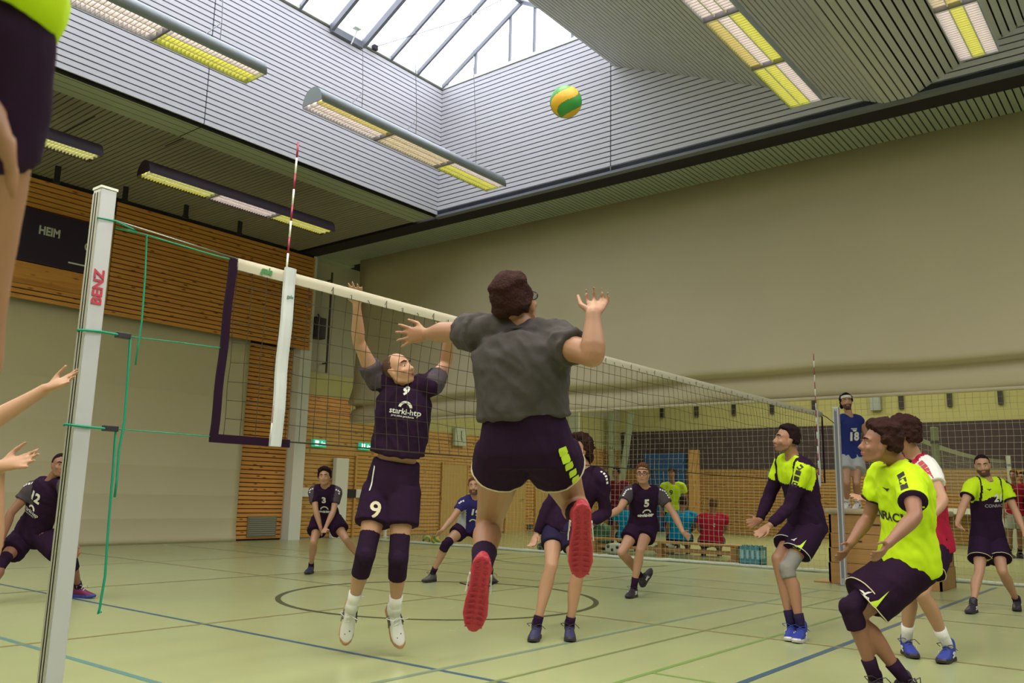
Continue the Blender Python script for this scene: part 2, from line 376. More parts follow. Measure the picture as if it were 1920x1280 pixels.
# timber panel under the name board
slat('panel', bxo, M['pine'], (2.3, 12.97, 5.12), (5.3, .02, .42))
for z0, xa, xb in ((0, 8.74, 10.05),):
    z = .04
    while z < 4.6:
        a = xa
        slat('slat', wall_a, M['pine'], ((a+xb)/2, 13.285, z+SW/2), (xb-a, .03, SW)); z += P
z = .04
while z < 3.55:
    a, b = (10.42, 12.0) if z > 2.95 else (10.42, 25.6)
    slat('slat', wall_a, M['pine_far'] if z < 2.95 else M['pine'], ((a+b)/2, 13.285, z+SW/2), (b-a, .03, SW)); z += P
yb_ = MB(); yb_.box(10.42, 25.7, 13.26, 13.3, 3.57, 4.15); yb_.box(12.0, 25.7, 13.26, 13.3, 2.97, 3.57)
yb_.build('wall_plaster_band', M['plaster'])['kind'] = 'structure'
cc = MB(); cc.box(10.08, 10.42, 13.02, 13.3, 0, 4.8); cc.box(10.3, 10.42, 13.02, 13.3, 4.8, ZC); cc.build('wall_column', M['white'])['kind'] = 'structure'
# far wall (X = 25.7)
wc = MB(); wc.box(X1, X1+.2, Y0, 13.4, 0, ZC+.1); wall_c = wc.build('wall_far', M['plaster']); wall_c['kind'] = 'structure'
z = .04
while z < 2.2:
    slat('slat', wall_c, M['pine_y'], (X1-.02, -.75, z+SW/2), (.03, 28, SW)); z += P
dk = MB(); dk.box(X1-.05, X1, -15, 13.2, 2.26, 3.68); dk.build('dark_panel', mat('dark_wall_panel', (.055, .035, .045), .8, var=.3, vscale=3), wall_c)
for yy, dh in ((11.41, .4), (10.0, .42), (8.55, .42), (7.15, .42), (5.7, .42), (2.95, .47), (1.56, .45), (.19, .45), (-1.2, .45)):
    slat('bracket', wall_c, M['black'], (X1-.06, yy, 4.36), (.1, .13, dh))
slat('loudspeaker_grille', wall_c, M['housing'], (X1-.1, 3.7, 4.36), (.2, .32, .5))
# back and side walls out of view, plain
ws = MB(); ws.box(X0-.2, X0, Y0, 13.6, 0, ZC+.1); ws.build('wall_back', M['grey_wall'])['kind'] = 'structure'
ws = MB(); ws.box(X0, X1, Y0-.2, Y0, 0, ZC+.1); ws.build('wall_side', M['grey_wall'])['kind'] = 'structure'

# unseen cases and hangers, added to house the extra strip lights
lc = struct('added_lamp_cases')
for _x, _y in STRIPS:
    h = MB(); vs = [V((x, _y+.205*math.cos(q*math.pi/10), 6.30+.235*math.sin(q*math.pi/10))) for x in (_x-1.97, _x+1.97) for q in range(11)]
    h.add(vs, [(i, i+1, 12+i, 11+i) for i in range(10)]+[tuple(range(11))[::-1], tuple(range(11, 22)), (0, 11, 21, 10)])
    h.build('added_lamp_case', M['housing'], lc)
    for dx in (-1.4, 1.4): h = MB(); h.tube([(_x+dx, _y, 6.5), (_x+dx, _y, 7.08 if abs(_y-4.76) > 1 else 9.9)], .006, 4); h.build('hanger', M['steel'], lc)
# ------------------------------------------------------------------ pixel of the photograph + a plane -> place in the hall
def ray(x, y): return FW + RT*((x-960)/FPX) - UP*((y-640)/FPX)
def at(x, y, ax, v):
    i = 'XYZ'.index(ax); d = ray(x, y); return CP + d*((v-CP[i])/d[i])
def atd(x, y, dep): return CP + ray(x, y)*dep
# ------------------------------------------------------------------ curtains
cu = MB(); ys = [-12+i*.45 for i in range(int((12.3+12)/.45)+1)]
prof = [(0, ZC-.02), (.02, 6.5), (0, 5.6), (.05, 4.9), (.02, 4.3), (-.05, 3.75), (-.13, 3.46), (-.15, 3.38), (-.10, 3.335), (.10, 3.31), (.12, 3.26), (.0, 3.20), (-.04, 3.1), (-.03, 2.98), (-.02, 2.87)]
vs = []
for y in ys:
    for j, (dx, z) in enumerate(prof):
        wv = noise.noise(V((y*.35, z*.9, 3)))*.10
        sag = .03*math.sin(y*.9)+.02*math.sin(y*2.3+1) if j > 4 else 0
        vs.append((11.22+dx+wv*min(1, j/4), y, z+sag*(.6 if j > 4 else 0)))
npf = len(prof)
fs = [(i*npf+j, (i+1)*npf+j, (i+1)*npf+j+1, i*npf+j+1) for i in range(len(ys)-1) for j in range(npf-1)]
cu.add(vs, fs); cu = cu.build('divider_curtain', M['curtain'], smooth=True)
so = cu.modifiers.new('thick', 'SOLIDIFY'); so.thickness = .02
tag(cu, 'huge beige roll-up divider curtain hanging raised across the hall from the ceiling', 'curtain')
hb = MB(); hb.tube([(11.2, -12, 2.86), (11.2, 12.28, 2.86)], .03, 8)
hb.build('hem_pipe', M['curtain'], cu)
dc = MB(); xs = [2.2+i*.22 for i in range(31)]; xs[-1] = 8.74
zs = [0.0, .08, .1, .14, .3, .5, .51, .53, .54, .8, 1.0, 1.01, 1.03, 1.04, 1.3, 1.6, 1.61, 1.63, 1.64, 2.0, 2.4, 2.41, 2.43, 2.44, 2.8, 3.2, 3.21, 3.23, 3.24, 3.7, 4.2, 4.9]
vs = []
for x in xs:
    for z in zs:
        o = .035*noise.noise(V((x*.8+z*.5, z*1.1, 9)))*(1.0-.15*z if z < 4 else .3)
        seam = -.003 if round(z*100) % 100 in (51, 53, 1, 3, 61, 63, 41, 43, 21, 23) and z > .3 else 0
        hem = -.03 if z < .12 else (-.015 if z < .2 else 0)
        vs.append((x, 13.2+o+seam+hem, z))
nz = len(zs); dc.add(vs, [(i*nz+j, (i+1)*nz+j, (i+1)*nz+j+1, i*nz+j+1) for i in range(len(xs)-1) for j in range(nz-1)])
dc = dc.build('wall_curtain', M['curtain2'], smooth=True); dc.modifiers.new('thick', 'SOLIDIFY').thickness = -.015
tag(dc, 'cream curtain hanging to the floor under the pine slats at the left end wall', 'curtain')
# white safety net hanging under the divider, its spare length lying in a roll on the floor
def strand_net(name, pts_fn, nu, nv, su, sv, r, matl, parent, kind='stuff'):
    b = MB()
    def rib(pts):
        vs = []; fs = []
        for i, p in enumerate(pts):
            d = (pts[min(i+1, len(pts)-1)]-pts[max(i-1, 0)]).normalized(); x = d.cross(V((.3, .8, .52))).normalized(); y = d.cross(x)
            for k in range(3):
                a = 2.094*k; vs.append(p+(x*math.cos(a)+y*math.sin(a))*r)
        for i in range(len(pts)-1):
            for k in range(3):
                a = i*3+k; c = i*3+(k+1) % 3; fs.append((a, c, c+3, a+3))
        b.add(vs, fs)
    for i in range(nu+1): rib([pts_fn(i/nu, j/sv) for j in range(sv+1)])
    for j in range(nv+1): rib([pts_fn(i/su, j/nv) for i in range(su+1)])
    return b.build(name, matl, parent, kind=kind)
sn = thing('safety_net', 'wide white mesh safety net hanging to the floor below the raised divider curtain', 'net', (11.85, 0, 0))
def snf(u, v):
    y = 11.8-u*22; z = .02+v*3.3
    return V((11.85+.08*noise.noise(V((y*.8, z*.6, 0))), y+.03*noise.noise(V((y*2, z*2, 5))), z+.05*noise.noise(V((y*.7, z, 8)))*(1-v)))
strand_net('mesh', snf, 220, 33, 80, 12, .0027, M['white_net'], sn)
rl = MB(); pts = []
for i in range(150):
    y = 11.8-i*.15; pts.append((11.8+.07*noise.noise(V((y*1.3, 0, 2)))+(.1 if y < 4 else 0), y, .03+.012*noise.noise(V((y*4, 1, 1)))))
rl.tube(pts, [.025+.02*abs(noise.noise(V((p[1]*3, 0, 0)))) for p in pts], 7); rl.build('bunched_hem', mat('bunched_netting', (.60, .66, .58), .8), sn, smooth=True)
# ------------------------------------------------------------------ luminaires
LE = {k: mat('tube_light_'+k, c, .5, emis=c, es=s) for k, c, s in (('white', (1, .80, .84), 2.3), ('peach', (1, .76, .58), 2.0), ('yellow', (.95, .88, .06), 2.2), ('amber', (.98, .72, .20), 2.0), ('pale', (.93, .88, .28), 2.0))}
def luminaire(label, x0, y, rows, z=6.3, wire=True, ztop=10.0, dark=False):
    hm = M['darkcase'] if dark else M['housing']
    L = 1.3; n = len(rows); wd = .40
    t = thing('ceiling_luminaire', label, 'lamp', (x0, y, z), 'strip luminaires under the roof')
    b = MB(); x1 = x0+n*L; N = 14
    ends = []
    for x in (x0, x1):
        ends.append([V((x, y+.205*math.cos(a), z-.01+.235*math.sin(a))) for a in [math.pi*i/N for i in range(N+1)]])
    vs = ends[0]+ends[1]; m1 = N+1
    b.add(vs, [(i, i+1, m1+i+1, m1+i) for i in range(N)])
    b.build('housing', hm, t, smooth=True)
    e = MB()
    for k, x in enumerate((x0, x1)):
        e = MB(); q = [V((x+(-.012 if k == 0 else .012), p.y, p.z)) for p in ends[k]]; q2 = [V((x, p.y, p.z)) for p in ends[k]]
        m2 = len(q); e.add(q+q2, [tuple(range(m2)), tuple(range(2*m2-1, m2-1, -1))]+[(i, (i+1) % m2, m2+(i+1) % m2, m2+i) for i in range(m2)])
        e.build('end_cap', hm, t)
    for s in (-1, 1): rt = MB(); rt.box(x0, x1, y+s*.205-.006, y+s*.205+.006, z-.03, z+.02); rt.build('rim', hm, t)
    for i in range(n+1):
        if 0 < i < n: slat('divider', t, M['frame'], (x0+i*L, y, z), (.03, .40, .07))
    for i, row in enumerate(rows):
        xa = x0+i*L+.02; xb = x0+(i+1)*L-.02
        for j, c in enumerate(row):
            yc = y+.1333*(1-j)
            slat('lamp_strip', t, LE[c], ((xa+xb)/2, yc, z+.045), (xb-xa, .125, .01))
        g = MB()
        for j in range(2): g.box(xa, xb, y+.0667*(1-2*j)-.007, y+.0667*(1-2*j)+.007, z-.02, z+.035)
        k = 24
        for q in range(1, k): xq = xa+(xb-xa)*q/k; g.box(xq-.0045, xq+.0045, y-.195, y+.195, z-.018, z+.03)
        g.build('louvre', M['louvre'], t)
    if wire:
        wr = MB()
        for fx in (.22, .5, .86):
            xw = x0+n*L*fx
            for dx in (-.22, .0): wr.tube([(xw+dx, y, z+.22), (xw, y+.0, z+.5)], .006, 4)
            wr.tube([(xw, y, z+.5), (xw, y+.25, ztop)], .006, 4)
        wr.build('suspension_wire', M['steel'], t)
    return t
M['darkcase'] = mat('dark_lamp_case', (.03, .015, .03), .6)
W3, YYW = ['white']*3, ['yellow', 'yellow', 'white']
luminaire('grey strip luminaire at the top left, its right end yellow', 2.82-3.9, 4.76, [W3, W3, YYW])
luminaire('rounded grey strip luminaire hanging before the pale slatted walls left of the flying ball', 3.7, 4.75, [['white', 'white', 'amber'], ['peach', 'peach', 'peach'], YYW])
luminaire('strip luminaire right of the ball under the sloped slats, its near end yellow', 3.64, -.56, [W3, ['amber', 'white', 'yellow'], YYW], wire=False)
luminaire('strip luminaire in the top right corner with a yellow tube between two white ones', 3.59, -2.59, [W3, ['peach', 'amber', 'white'], ['white', 'yellow', 'white']], wire=False)
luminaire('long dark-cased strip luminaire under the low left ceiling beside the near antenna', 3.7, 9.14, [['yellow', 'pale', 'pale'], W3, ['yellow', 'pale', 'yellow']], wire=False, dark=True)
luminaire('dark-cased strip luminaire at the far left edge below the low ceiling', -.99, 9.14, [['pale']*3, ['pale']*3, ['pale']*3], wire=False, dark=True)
# ------------------------------------------------------------------ dark straps hanging at the left end wall
for i, (px, py0, py1) in enumerate(((112, 288, 340), (243, 285, 376), (352, 355, 405), (452, 390, 436))):
    a = at(px, py0, 'Y', 12.2); zt = ZC; b = at(px-4, py1, 'Y', 12.2)
    s = MB(); s.box(a.x-.05, a.x+.05, 12.17, 12.2, b.z, ZC+.02); s.box(a.x-.06, a.x+.06, 12.16, 12.21, b.z-.05, b.z)
    tag(s.build('hanging_strap', M['black']), ('leftmost', 'second from the left', 'third from the left', 'rightmost')[i]+' of the four black straps hanging from the dark left ceiling', 'strap', 'black straps under the left ceiling')
# ------------------------------------------------------------------ text helper
def text(name, body, size, matl, origin, xdir, ydir, parent=None, depth=.002, align='CENTER', bold=0, shear=0, sx=1.0):
    c = bpy.data.curves.new(name, 'FONT'); c.body = body; c.size = size; c.align_x = align; c.align_y = 'CENTER'; c.offset = bold; c.shear = shear
    c.extrude = depth; c.resolution_u = 3
    o = bpy.data.objects.new(name, c); WORK.collection.objects.link(o)
    me = dg_mesh(o); bpy.data.objects.remove(o); bpy.data.curves.remove(c)
    x = V(xdir).normalized(); y = V(ydir).normalized(); z = x.cross(y); off = V(origin)-(parent.location if parent is not None else V((0, 0, 0)))
    for v in me.vertices: v.co = off + x*v.co.x*sx + y*v.co.y + z*v.co.z
    me.name = name; me.materials.clear(); me.materials.append(matl); return link(name, me, None, parent)
# ------------------------------------------------------------------ net posts, net, antennas
def post(label, x, h, lean, guide=False):
    t = thing('net_post', label, 'post', (x, 0, 0), None)
    b = MB(); b.box(x-.04, x+.04, -.04, .04, 0, h); b.build('profile', M['alu'], t, bevel=.006)
    g = MB()
    for s in (-1, 1):
        g.box(x+s*.0405-.002, x+s*.0405+.002, -.018, -.008, .02, h-.02); g.box(x+s*.0405-.002, x+s*.0405+.002, .008, .018, .02, h-.02)
    g.build('groove', M['frame'], t)
    c = MB(); c.box(x-.043, x+.043, -.043, .043, h, h+.012); c.build('cap', M['white'], t)
    f = MB(); f.lathe([(.10, .002), (.10, .008), (.06, .012)], (x, 0, 0), 20); f.build('floor_plate', M['steel'], t)
    return t
np1 = post('tall silver square net post in the left foreground with red lettering', -1.08, 2.59, 0)
text('lettering', 'BENZ', .066, M['red'], (-1.082, -.0425, 2.095), (0, 0, 1), (-1, 0, 0), np1, bold=.002, sx=1.05)
sd = MB(); sd.box(-1.1225, -1.1205, -.036, .036, .02, 2.57); sd.build('shaded_side_rail', M['aludark'], np1)  # rail plate in darker aluminium, the side's shade put into its colour
np2 = post('slim net post at the far right before the vaulting box', 9.94, 2.55, 0)
rb = MB(); rb.box(9.895, 9.899, -.02, .02, 0.1, 2.5); rb.build('guide_rail', M['frame'], np2)
net = thing('volleyball_net', 'black volleyball net with white top tape stretched across the hall', 'net', (4.5, 0, 1.43))
NX0, NX1, NZ0, NZ1 = -.31, 9.3, 1.43, 2.43
def wob(x, z): return .012*math.sin(x*5.1+z*3)+.008*noise.noise(V((x*3, z*3, 1)))
def nf(u, v):
    x = NX0+(NX1-NX0)*u; z = NZ0+(NZ1-.05-NZ0)*v
    e = math.sin(math.pi*v)
    dz = (-.022*e*abs(math.sin(x*2.6+.4))-.02*noise.noise(V((x*2.5, z*2, 4)))*e) ; dx = .012*noise.noise(V((x*6, z*4, 7)))*e
    return V((x+dx, .05*e*math.sin(x*.8)+.02*noise.noise(V((x*2, z*2, 2)))*e, z+dz))
strand_net('mesh', nf, 96, 9, 192, 24, .0021, M['dark_net'], net)
tp = MB()
def sag(x): t = (x-NX0)/(NX1-NX0); return -.02*4*t*(1-t)
xs = [NX0+(NX1-NX0)*i/40 for i in range(41)]; vs = []; sec = [(-.010, -.07), (-.012, -.035), (-.007, -.004), (0, 0), (.007, -.004), (.012, -.035), (.010, -.07)]
for x in xs:
    for (dy, dz) in sec: vs.append((x, dy+.004*noise.noise(V((x*4, dz*30, 0))), NZ1+dz+sag(x)*.4))
k = len(sec); tp.add(vs, [(i*k+j, (i+1)*k+j, (i+1)*k+j+1, i*k+j+1) for i in range(40) for j in range(k-1)]+[tuple(range(k)), tuple(40*k+j for j in range(k))[::-1]])
tp.build('top_tape', M['tape'], net, smooth=True)
kn = MB()
for i in range(60):
    x = .35+i*.15
    kn.tube([(x, -.014, NZ1-.055), (x+.008, -.02, NZ1-.03-.02*(i % 3)), (x+.014, -.014, NZ1-.075)], .0022, 4)
kn.build('lacing', M['dark_net'], net)
cr_ = MB(); cr_.tube([(NX0+(NX1-NX0)*i/30, .006*math.sin(i*1.7), NZ0+.004*math.sin(i*.9)) for i in range(31)], .005, 6); cr_.build('bottom_cord', M['dark_net'], net)
sb = MB(); pts = [(NX0-.03+.003*math.sin(i*1.3)-.03*(1-i/12), 0, NZ0-.01+(NZ1-NZ0)*i/12) for i in range(13)]
vs = []
for p in pts:
    for dx in (-.022, .022):
        for dy in (-.008, .008): vs.append((p[0]+dx, dy, p[2]))
sb.add(vs, [(4*i+a, 4*i+b, 4*i+4+b, 4*i+4+a) for i in range(12) for a, b in ((0, 1), (1, 3), (3, 2), (2, 0))]+[(0, 2, 3, 1), (48, 49, 51, 50)])
sb.box(-.39, .12, -.01, .01, NZ0-.03, NZ0+.015); sb.build('side_band', M['blackband'], net)
sb = MB(); sb.box(NX1-.012, NX1+.012, -.008, .008, NZ0, NZ1-.02); sb.build('side_band', M['blackband'], net)
text('emblem', 'gala', .05, mat('emblem_green', (.05, .22, .08), .6), (-.13, -.0165, NZ1-.036), (1, 0, -.02), (0, 0, 1), net, bold=.002, depth=.001, shear=.3)
def antenna(label, x, y, top=3.23, tilt=.02):
    t = thing('antenna', label, 'antenna', (x, y, 1.43))
    z = 1.43; i = 0; n = 18
    def P(z): f = (z-1.43)/1.8; return V((x+tilt*(f*2-1), y, z))
    ar = mat('antenna_red', (.30, .012, .05), .4)
    for i in range(18):
        za = 1.43+.1*i; r_ = MB(); r_.tube([P(za), P(za+.1)], .006, 8); r_.build('red_stripe' if i % 2 else 'white_stripe', ar if i % 2 else M['white'], t, smooth=True)
    return t
an1 = antenna('red and white striped antenna rising from the near end of the net', 0, -.022)
an2 = antenna('small distant red and white antenna on the far end of the net', 9.0, -.02, tilt=-.004)
def sleeve(label, x, zb, wd=.036):
    b = MB(); n = 10; vs = []
    for i in range(n+1):
        f = i/n; z = NZ1+.015-(NZ1+.015-zb)*f; cx = x-.02*f*(1 if x < 1 else -.1)+.0015*math.sin(f*9)
        for dx, dy in ((-wd, -.032), (-wd*.5, -.037), (wd*.5, -.037), (wd, -.032), (wd, -.012), (-wd, -.012)): vs.append((cx+dx, dy+.004*math.sin(f*14), z))
    k = 6; b.add(vs, [(i*k+j, i*k+(j+1) % k, (i+1)*k+(j+1) % k, (i+1)*k+j) for i in range(n) for j in range(k)]+[tuple(range(k))[::-1], tuple(n*k+j for j in range(k))])
    return tag(b.build('net_side_marker', M['band'], smooth=False), label, 'net marker')
sl1 = sleeve('broad white vinyl sleeve hanging down the near end of the net', .03, 1.40)
sleeve('narrow white strip down the far end of the net', 9.03, 1.38, .02)
text('emblem', 'gala', .03, mat('emblem_green2', (.03, .16, .10), .6), (.03, -.0385, 2.27), (1, 0, 0), (0, 0, 1), sl1, depth=.001)
# cables and green ropes (all in the plane of the net)
def rope(label, pts, r=.005, cat='rope', matl=None, name='tension_rope', clip=None, n=6):
    P = [at(x, y, 'Y', yy) for x, y, yy in pts]; b = MB(); b.tube(P, r, n)
    o = tag(b.build(name, matl or M['green'], smooth=True), label, cat)
    if clip:
        p = at(*clip, 'Y', -.01); c = MB(); c.box(p.x-.035, p.x+.035, -.025, .01, p.z-.014, p.z+.014); c.build('clip', M['black'], o, bevel=.004)
    return o
rope('thin pale steel cable from the top of the net to the near post', [(216, 413, 0), (330, 449, 0), (455, 488, 0)], .0035, 'cable', M['steel'], 'net_cable')
rope('green rope looped round the near post head with a loose end hanging down', [(183, 411, .05), (183, 408, -.05), (216, 414, -.045), (250, 430, 0), (256, 434, 0), (232, 431, -.02), (216, 427, -.04), (275, 440, 0), (272, 520, 0), (266, 600, 0), (260, 640, 0), (254, 684, 0)], .0045)
rope('green cord from the near post head to the net corner', [(276, 441, 0), (340, 460, 0), (400, 478, 0), (448, 490, 0)], .004)
rope('green rope across the near post at half net height, clip and long tail', [(146, 620, .05), (146, 618, -.05), (186, 621, -.046), (232, 629, -.01), (244, 634, -.01), (240, 700, 0), (233, 790, 0), (223, 845, 0), (219, 900, 0), (215, 932, 0)], .006, clip=(231, 629))
rope('thin green cord between the middle clip and the net side band', [(244, 631, 0), (330, 641, 0), (412, 652, 0), (418, 650, 0)], .003)
rope('lower green rope across the near post, its tail hanging nearly to the floor', [(120, 797, .05), (121, 795, -.05), (164, 800, -.046), (207, 804, -.01), (217, 808, -.01), (212, 880, 0), (203, 990, 0), (197, 1080, 0), (190, 1120, 0), (187, 1140, 0), (184, 1150, 0), (190, 1146, 0)], .006, clip=(207, 803))
rope('thin green cord between the lower clip and the net bottom corner', [(217, 804, 0), (310, 811, 0), (405, 819, 0)], .003)
rope('short dark cord from the far end of the net to the far post', [(1533, 772, 0), (1550, 782, 0), (1564, 793, 0)], .006, 'cord', M['black'], 'end_cord')
# ------------------------------------------------------------------ name board, exit signs, clock, fittings on the end wall
bd = thing('name_board', 'dark purple board with white capital letters high on the pine wall at the left', 'sign', (3.3, 12.93, 5.9))
b = MB(); b.box(1.6, 5.0, 12.90, 12.955, 5.34, 6.38); b.build('panel', mat('board_purple', (.028, .014, .045), .55), bd, bevel=.01)
text('lettering', 'HEIM', .23, mat('board_letter', (.55, .6, .55), .5), (3.86, 12.895, 5.99), (1, 0, 0), (0, 0, 1), bd, sx=.78, bold=.008)
text('lettering', 'GA', .21, M['white'], (4.66, 12.895, 5.87), (1, 0, 0), (0, 0, 1), bd, sx=.8, bold=.005)
b = MB(); b.box(4.27, 4.62, 12.893, 12.9, 5.47, 5.50); b.build('stripe', M['white'], bd)
def exit_sign(label, x, z):
    t = thing('exit_sign', label, 'sign', (x, 13.2, z))
    b = MB(); b.box(x-.2, x+.2, 13.16, 13.26, z-.09, z+.09); b.build('casing', mat('exit_green', (.02, .40, .24), .4, emis=(.03, .55, .35), es=.6), t, bevel=.008)
    b = MB(); b.box(x-.16, x-.05, 13.15, 13.158, z-.06, z+.06); b.bar((x+.0, 13.154, z-.05), (x+.05, 13.154, z+.02), .03, .008); b.bar((x+.05, 13.154, z-.05), (x+.05, 13.154, z+.05), .025, .008); b.box(x+.08, x+.16, 13.15, 13.158, z-.015, z+.015)
    b.build('pictogram', mat('exit_white', (.9, .95, .9), .4, emis=(.8, 1, .9), es=1.0), t); return t
exit_sign('small green emergency exit sign left of the white-socked blocker, nearer the column', 10.98, 2.36)
exit_sign('small green emergency exit sign touching the waist of blocker number nine', 12.53, 2.37)
ck = thing('wall_clock', 'pale square clock case on the pine wall left of the spiker', 'clock', (16.25, 13.2, 2.87))
b = MB(); b.box(16.0, 16.52, 13.12, 13.26, 2.6, 3.14); b.build('case', mat('clock_case', (.50, .58, .50), .4), ck, bevel=.02)
b = MB(); b.bar((16.26, 13.115, 2.87), (16.26, 13.115, 3.06), .025, .01); b.bar((16.26, 13.115, 2.87), (16.30, 13.115, 2.74), .03, .01); b.build('hands', M['black'], ck)
sp = thing('loudspeaker', 'dark wall loudspeaker high beside the white column', 'loudspeaker', (10.56, 13.1, 5.2))
b = MB(); b.box(10.44, 10.78, 12.96, 13.2, 4.98, 5.52); b.build('cabinet', mat('speaker_dark', (.03, .022, .03), .6), sp, bevel=.01)
b = MB(); b.box(10.47, 10.75, 12.95, 12.96, 5.02, 5.48); b.build('grille', M['black'], sp)
b = MB(); b.tube([(10.62, 13.0, 5.5), (10.60, 13.1, 5.62)], .02, 6); b.tube([(10.62, 13.2, 5.2), (10.6, 13.3, 5.2)], .03, 6); b.build('bracket', M['black'], sp)
b = MB(); b.tube([(10.98, 13.1, 6.8), (10.98, 13.1, 4.15)], .028, 8); b.tube([(10.98, 13.1, 6.6), (10.98, 13.27, 6.6)], .02, 6); b.tube([(10.98, 13.1, 4.4), (10.98, 13.27, 4.4)], .02, 6)
tag(b.build('wall_bar', mat('dark_iron', (.05, .045, .03), .6), smooth=False), 'dark vertical iron bar on the grey wall beside the loudspeaker', 'bar')
vg = thing('vent_grille', 'grey metal air grille low in the pine wall left of the white column', 'vent', (9.45, 13.2, .33))
b = MB(); b.box(9.08, 9.88, 13.235, 13.27, .08, .56); b.build('frame', mat('grille_frame', (.20, .18, .11), .6), vg)
for i in range(9): slat('louvre_blade', vg, M['housing'], (9.48, 13.23, .125+i*.048), (.72, .02, .012), (.5, 0, 0))
wb = MB(); wb.box(11.5, 11.92, 13.1, 13.25, 0, 2.02); tag(wb.build('padded_post', M['white'], bevel=.02), 'tall white padded upright against the pine wall behind player three', 'padding')
def wboard(label, xa, xb, dark=False):
    t = thing('wall_board', label, 'board', ((xa+xb)/2, 13.2, 1.1)); b = MB(); b.box(xa, xb, 13.2, 13.27, 1.02, 1.24); b.build('board', M['white'], t, bevel=.01)
    if dark: b = MB(); b.box(xa-.28, xa-.002, 13.2, 13.27, 1.02, 1.24); b.build('dark_end', M['black'], t, bevel=.01)
    return t
wboard('white horizontal board on the pine wall left of player three', 10.48, 11.05)
wboard('white horizontal board with a black end on the pine wall right of player three', 12.3, 13.1, True)
def door(n, xa, xb, zt, frame=True):
    d = struct('door_%d' % n, (0, 0, 0)); b = MB(); b.box(xa, xb, 13.22, 13.27, 0, zt); b.build('door_leaf', mat('door_ply_%d' % n, (.50, .33, .11), .5, var=.06), d)
    b = MB(); b.box(xa-.03, xa, 13.2, 13.27, 0, zt+.03); b.box(xb, xb+.03, 13.2, 13.27, 0, zt+.03); b.box(xa, xb, 13.2, 13.27, zt, zt+.03); b.build('door_frame', M['pine_v'], d)
    b = MB(); b.tube([(xb-.12, 13.22, 1.05), (xb-.12, 13.17, 1.05), (xb-.26, 13.17, 1.05)], .012, 6); b.build('door_handle', M['steel'], d); return d
door(1, 15.6, 16.7, 2.05); door(2, 18.6, 19.6, 2.05); door(3, 20.2, 21.3, 2.05)
b = MB(); b.box(10.5, 10.56, 13.22, 13.27, 0, 2.1); b.box(12.25, 12.31, 13.22, 13.27, 0, 2.1); b.box(10.5, 12.31, 13.22, 13.27, 2.1, 2.2); b.build('door_4', M['pine_v'])['kind'] = 'structure'
for i, (xa, xb) in enumerate(((17.5, 18.2), (19.8, 20.1), (21.5, 22.9))):
    b = MB(); b.box(xa, xb, 13.24, 13.27, .1, .24)
    for q in range(5): b.box(xa+.02, xb-.02, 13.235, 13.24, .115+q*.024, .125+q*.024, 1)
    tag(b.build('floor_vent', [M['black'], M['frame']]), ('left', 'middle', 'right')[i]+' one of three small black air slots low on the far pine wall', 'vent', 'black air slots along the far pine wall')
# door pipe behind number nine
b = MB(); b.tube([(13.3, 13.1, 0), (13.3, 13.1, .55)], .05, 10); b.lathe([(.09, 0), (.09, .02)], (13.3, 13.1, 0), 12); tag(b.build('floor_stub', M['white'], smooth=False), 'short white floor stub by the pine wall behind the blocker', 'post')
# ------------------------------------------------------------------ basketball board on the far side
bb = thing('basketball_board', 'white basketball board seen just right of the spiker', 'backboard', (20, 12.0, 3.5))
b = MB(); b.box(19.95, 20.0, 11.35, 13.1, 3.15, 4.0); b.build('board', mat('backboard_white', (.50, .56, .50), .4), bb, bevel=.01)
b = MB(); r0 = 11.9
for (ya, yb2, za, zb) in ((11.95, 12.5, 3.3, 3.33), (11.95, 12.5, 3.62, 3.65), (11.95, 11.98, 3.3, 3.65), (12.47, 12.5, 3.3, 3.65)): b.box(19.94, 19.951, ya, yb2, za, zb)
b.build('target_frame', M['black'], bb)
b = MB(); b.tube([(19.72+.22*math.cos(a), 12.22+.22*math.sin(a), 3.3) for a in [2*math.pi*i/20 for i in range(21)]], .012, 6); b.build('hoop', M['red'], bb)
b = MB(); b.bar((20.0, 12.22, 3.5), (21.6, 12.9, 3.9), .06); b.bar((20.0, 12.22, 3.8), (21.6, 13.2, 4.1), .06); b.build('bracket', M['housing'], bb)
# ------------------------------------------------------------------ pale pipe frame at the far corner
t = thing('goal_frame', 'pale green upright and leaning brace of folded apparatus by the far corner', 'frame', (24.4, 12.6, 0))
pg = mat('pale_green_paint', (.34, .42, .30), .5)
b = MB(); b.box(24.3, 24.45, 12.75, 12.95, 0, 4.3); b.build('upright', pg, t, bevel=.01)
b = MB(); b.bar((24.3, 11.95, 4.3), (24.3, 12.6, .3), .28, .1); b.build('brace', pg, t)
b = MB(); b.bar((24.35, 12.4, 3.0), (24.35, 12.9, 3.0), .1); b.build('crossbar', pg, t)
# blue mat and pine post at the far wall
t = thing('wall_mat', 'large royal blue mat standing against the dark far wall', 'mat', (25.5, 11.2, 0))
b = MB(); b.box(25.38, 25.6, 10.42, 12.1, 0.02, 2.83); b.build('cover', mat('blue_vinyl', (.015, .085, .26), .5), t, bevel=.04)
b = MB(); b.box(25.37, 25.38, 10.7, 10.76, .6, 2.3); b.box(25.37, 25.38, 11.7, 11.76, .6, 2.3); b.build('strap', mat('navy_strap', (.01, .03, .09), .6), t)
b = MB(); b.box(25.5, 25.64, 9.9, 10.28, 0, 2.95); b.box(25.48, 25.5, 9.92, 10.26, .02, 2.9); tag(b.build('pine_pillar', M['pine_v']), 'light pine pillar right of the blue mat', 'pillar')
b = MB(); b.box(25.2, 25.64, .2, 2.1, .92, 1.08); b.box(25.3, 25.6, .3, .36, 0, .92); b.box(25.3, 25.6, 1.94, 2.0, 0, .92)
tag(b.build('white_shelf', M['white'], bevel=.01), 'long white shelf against the far wall left of player twenty-one', 'shelf')
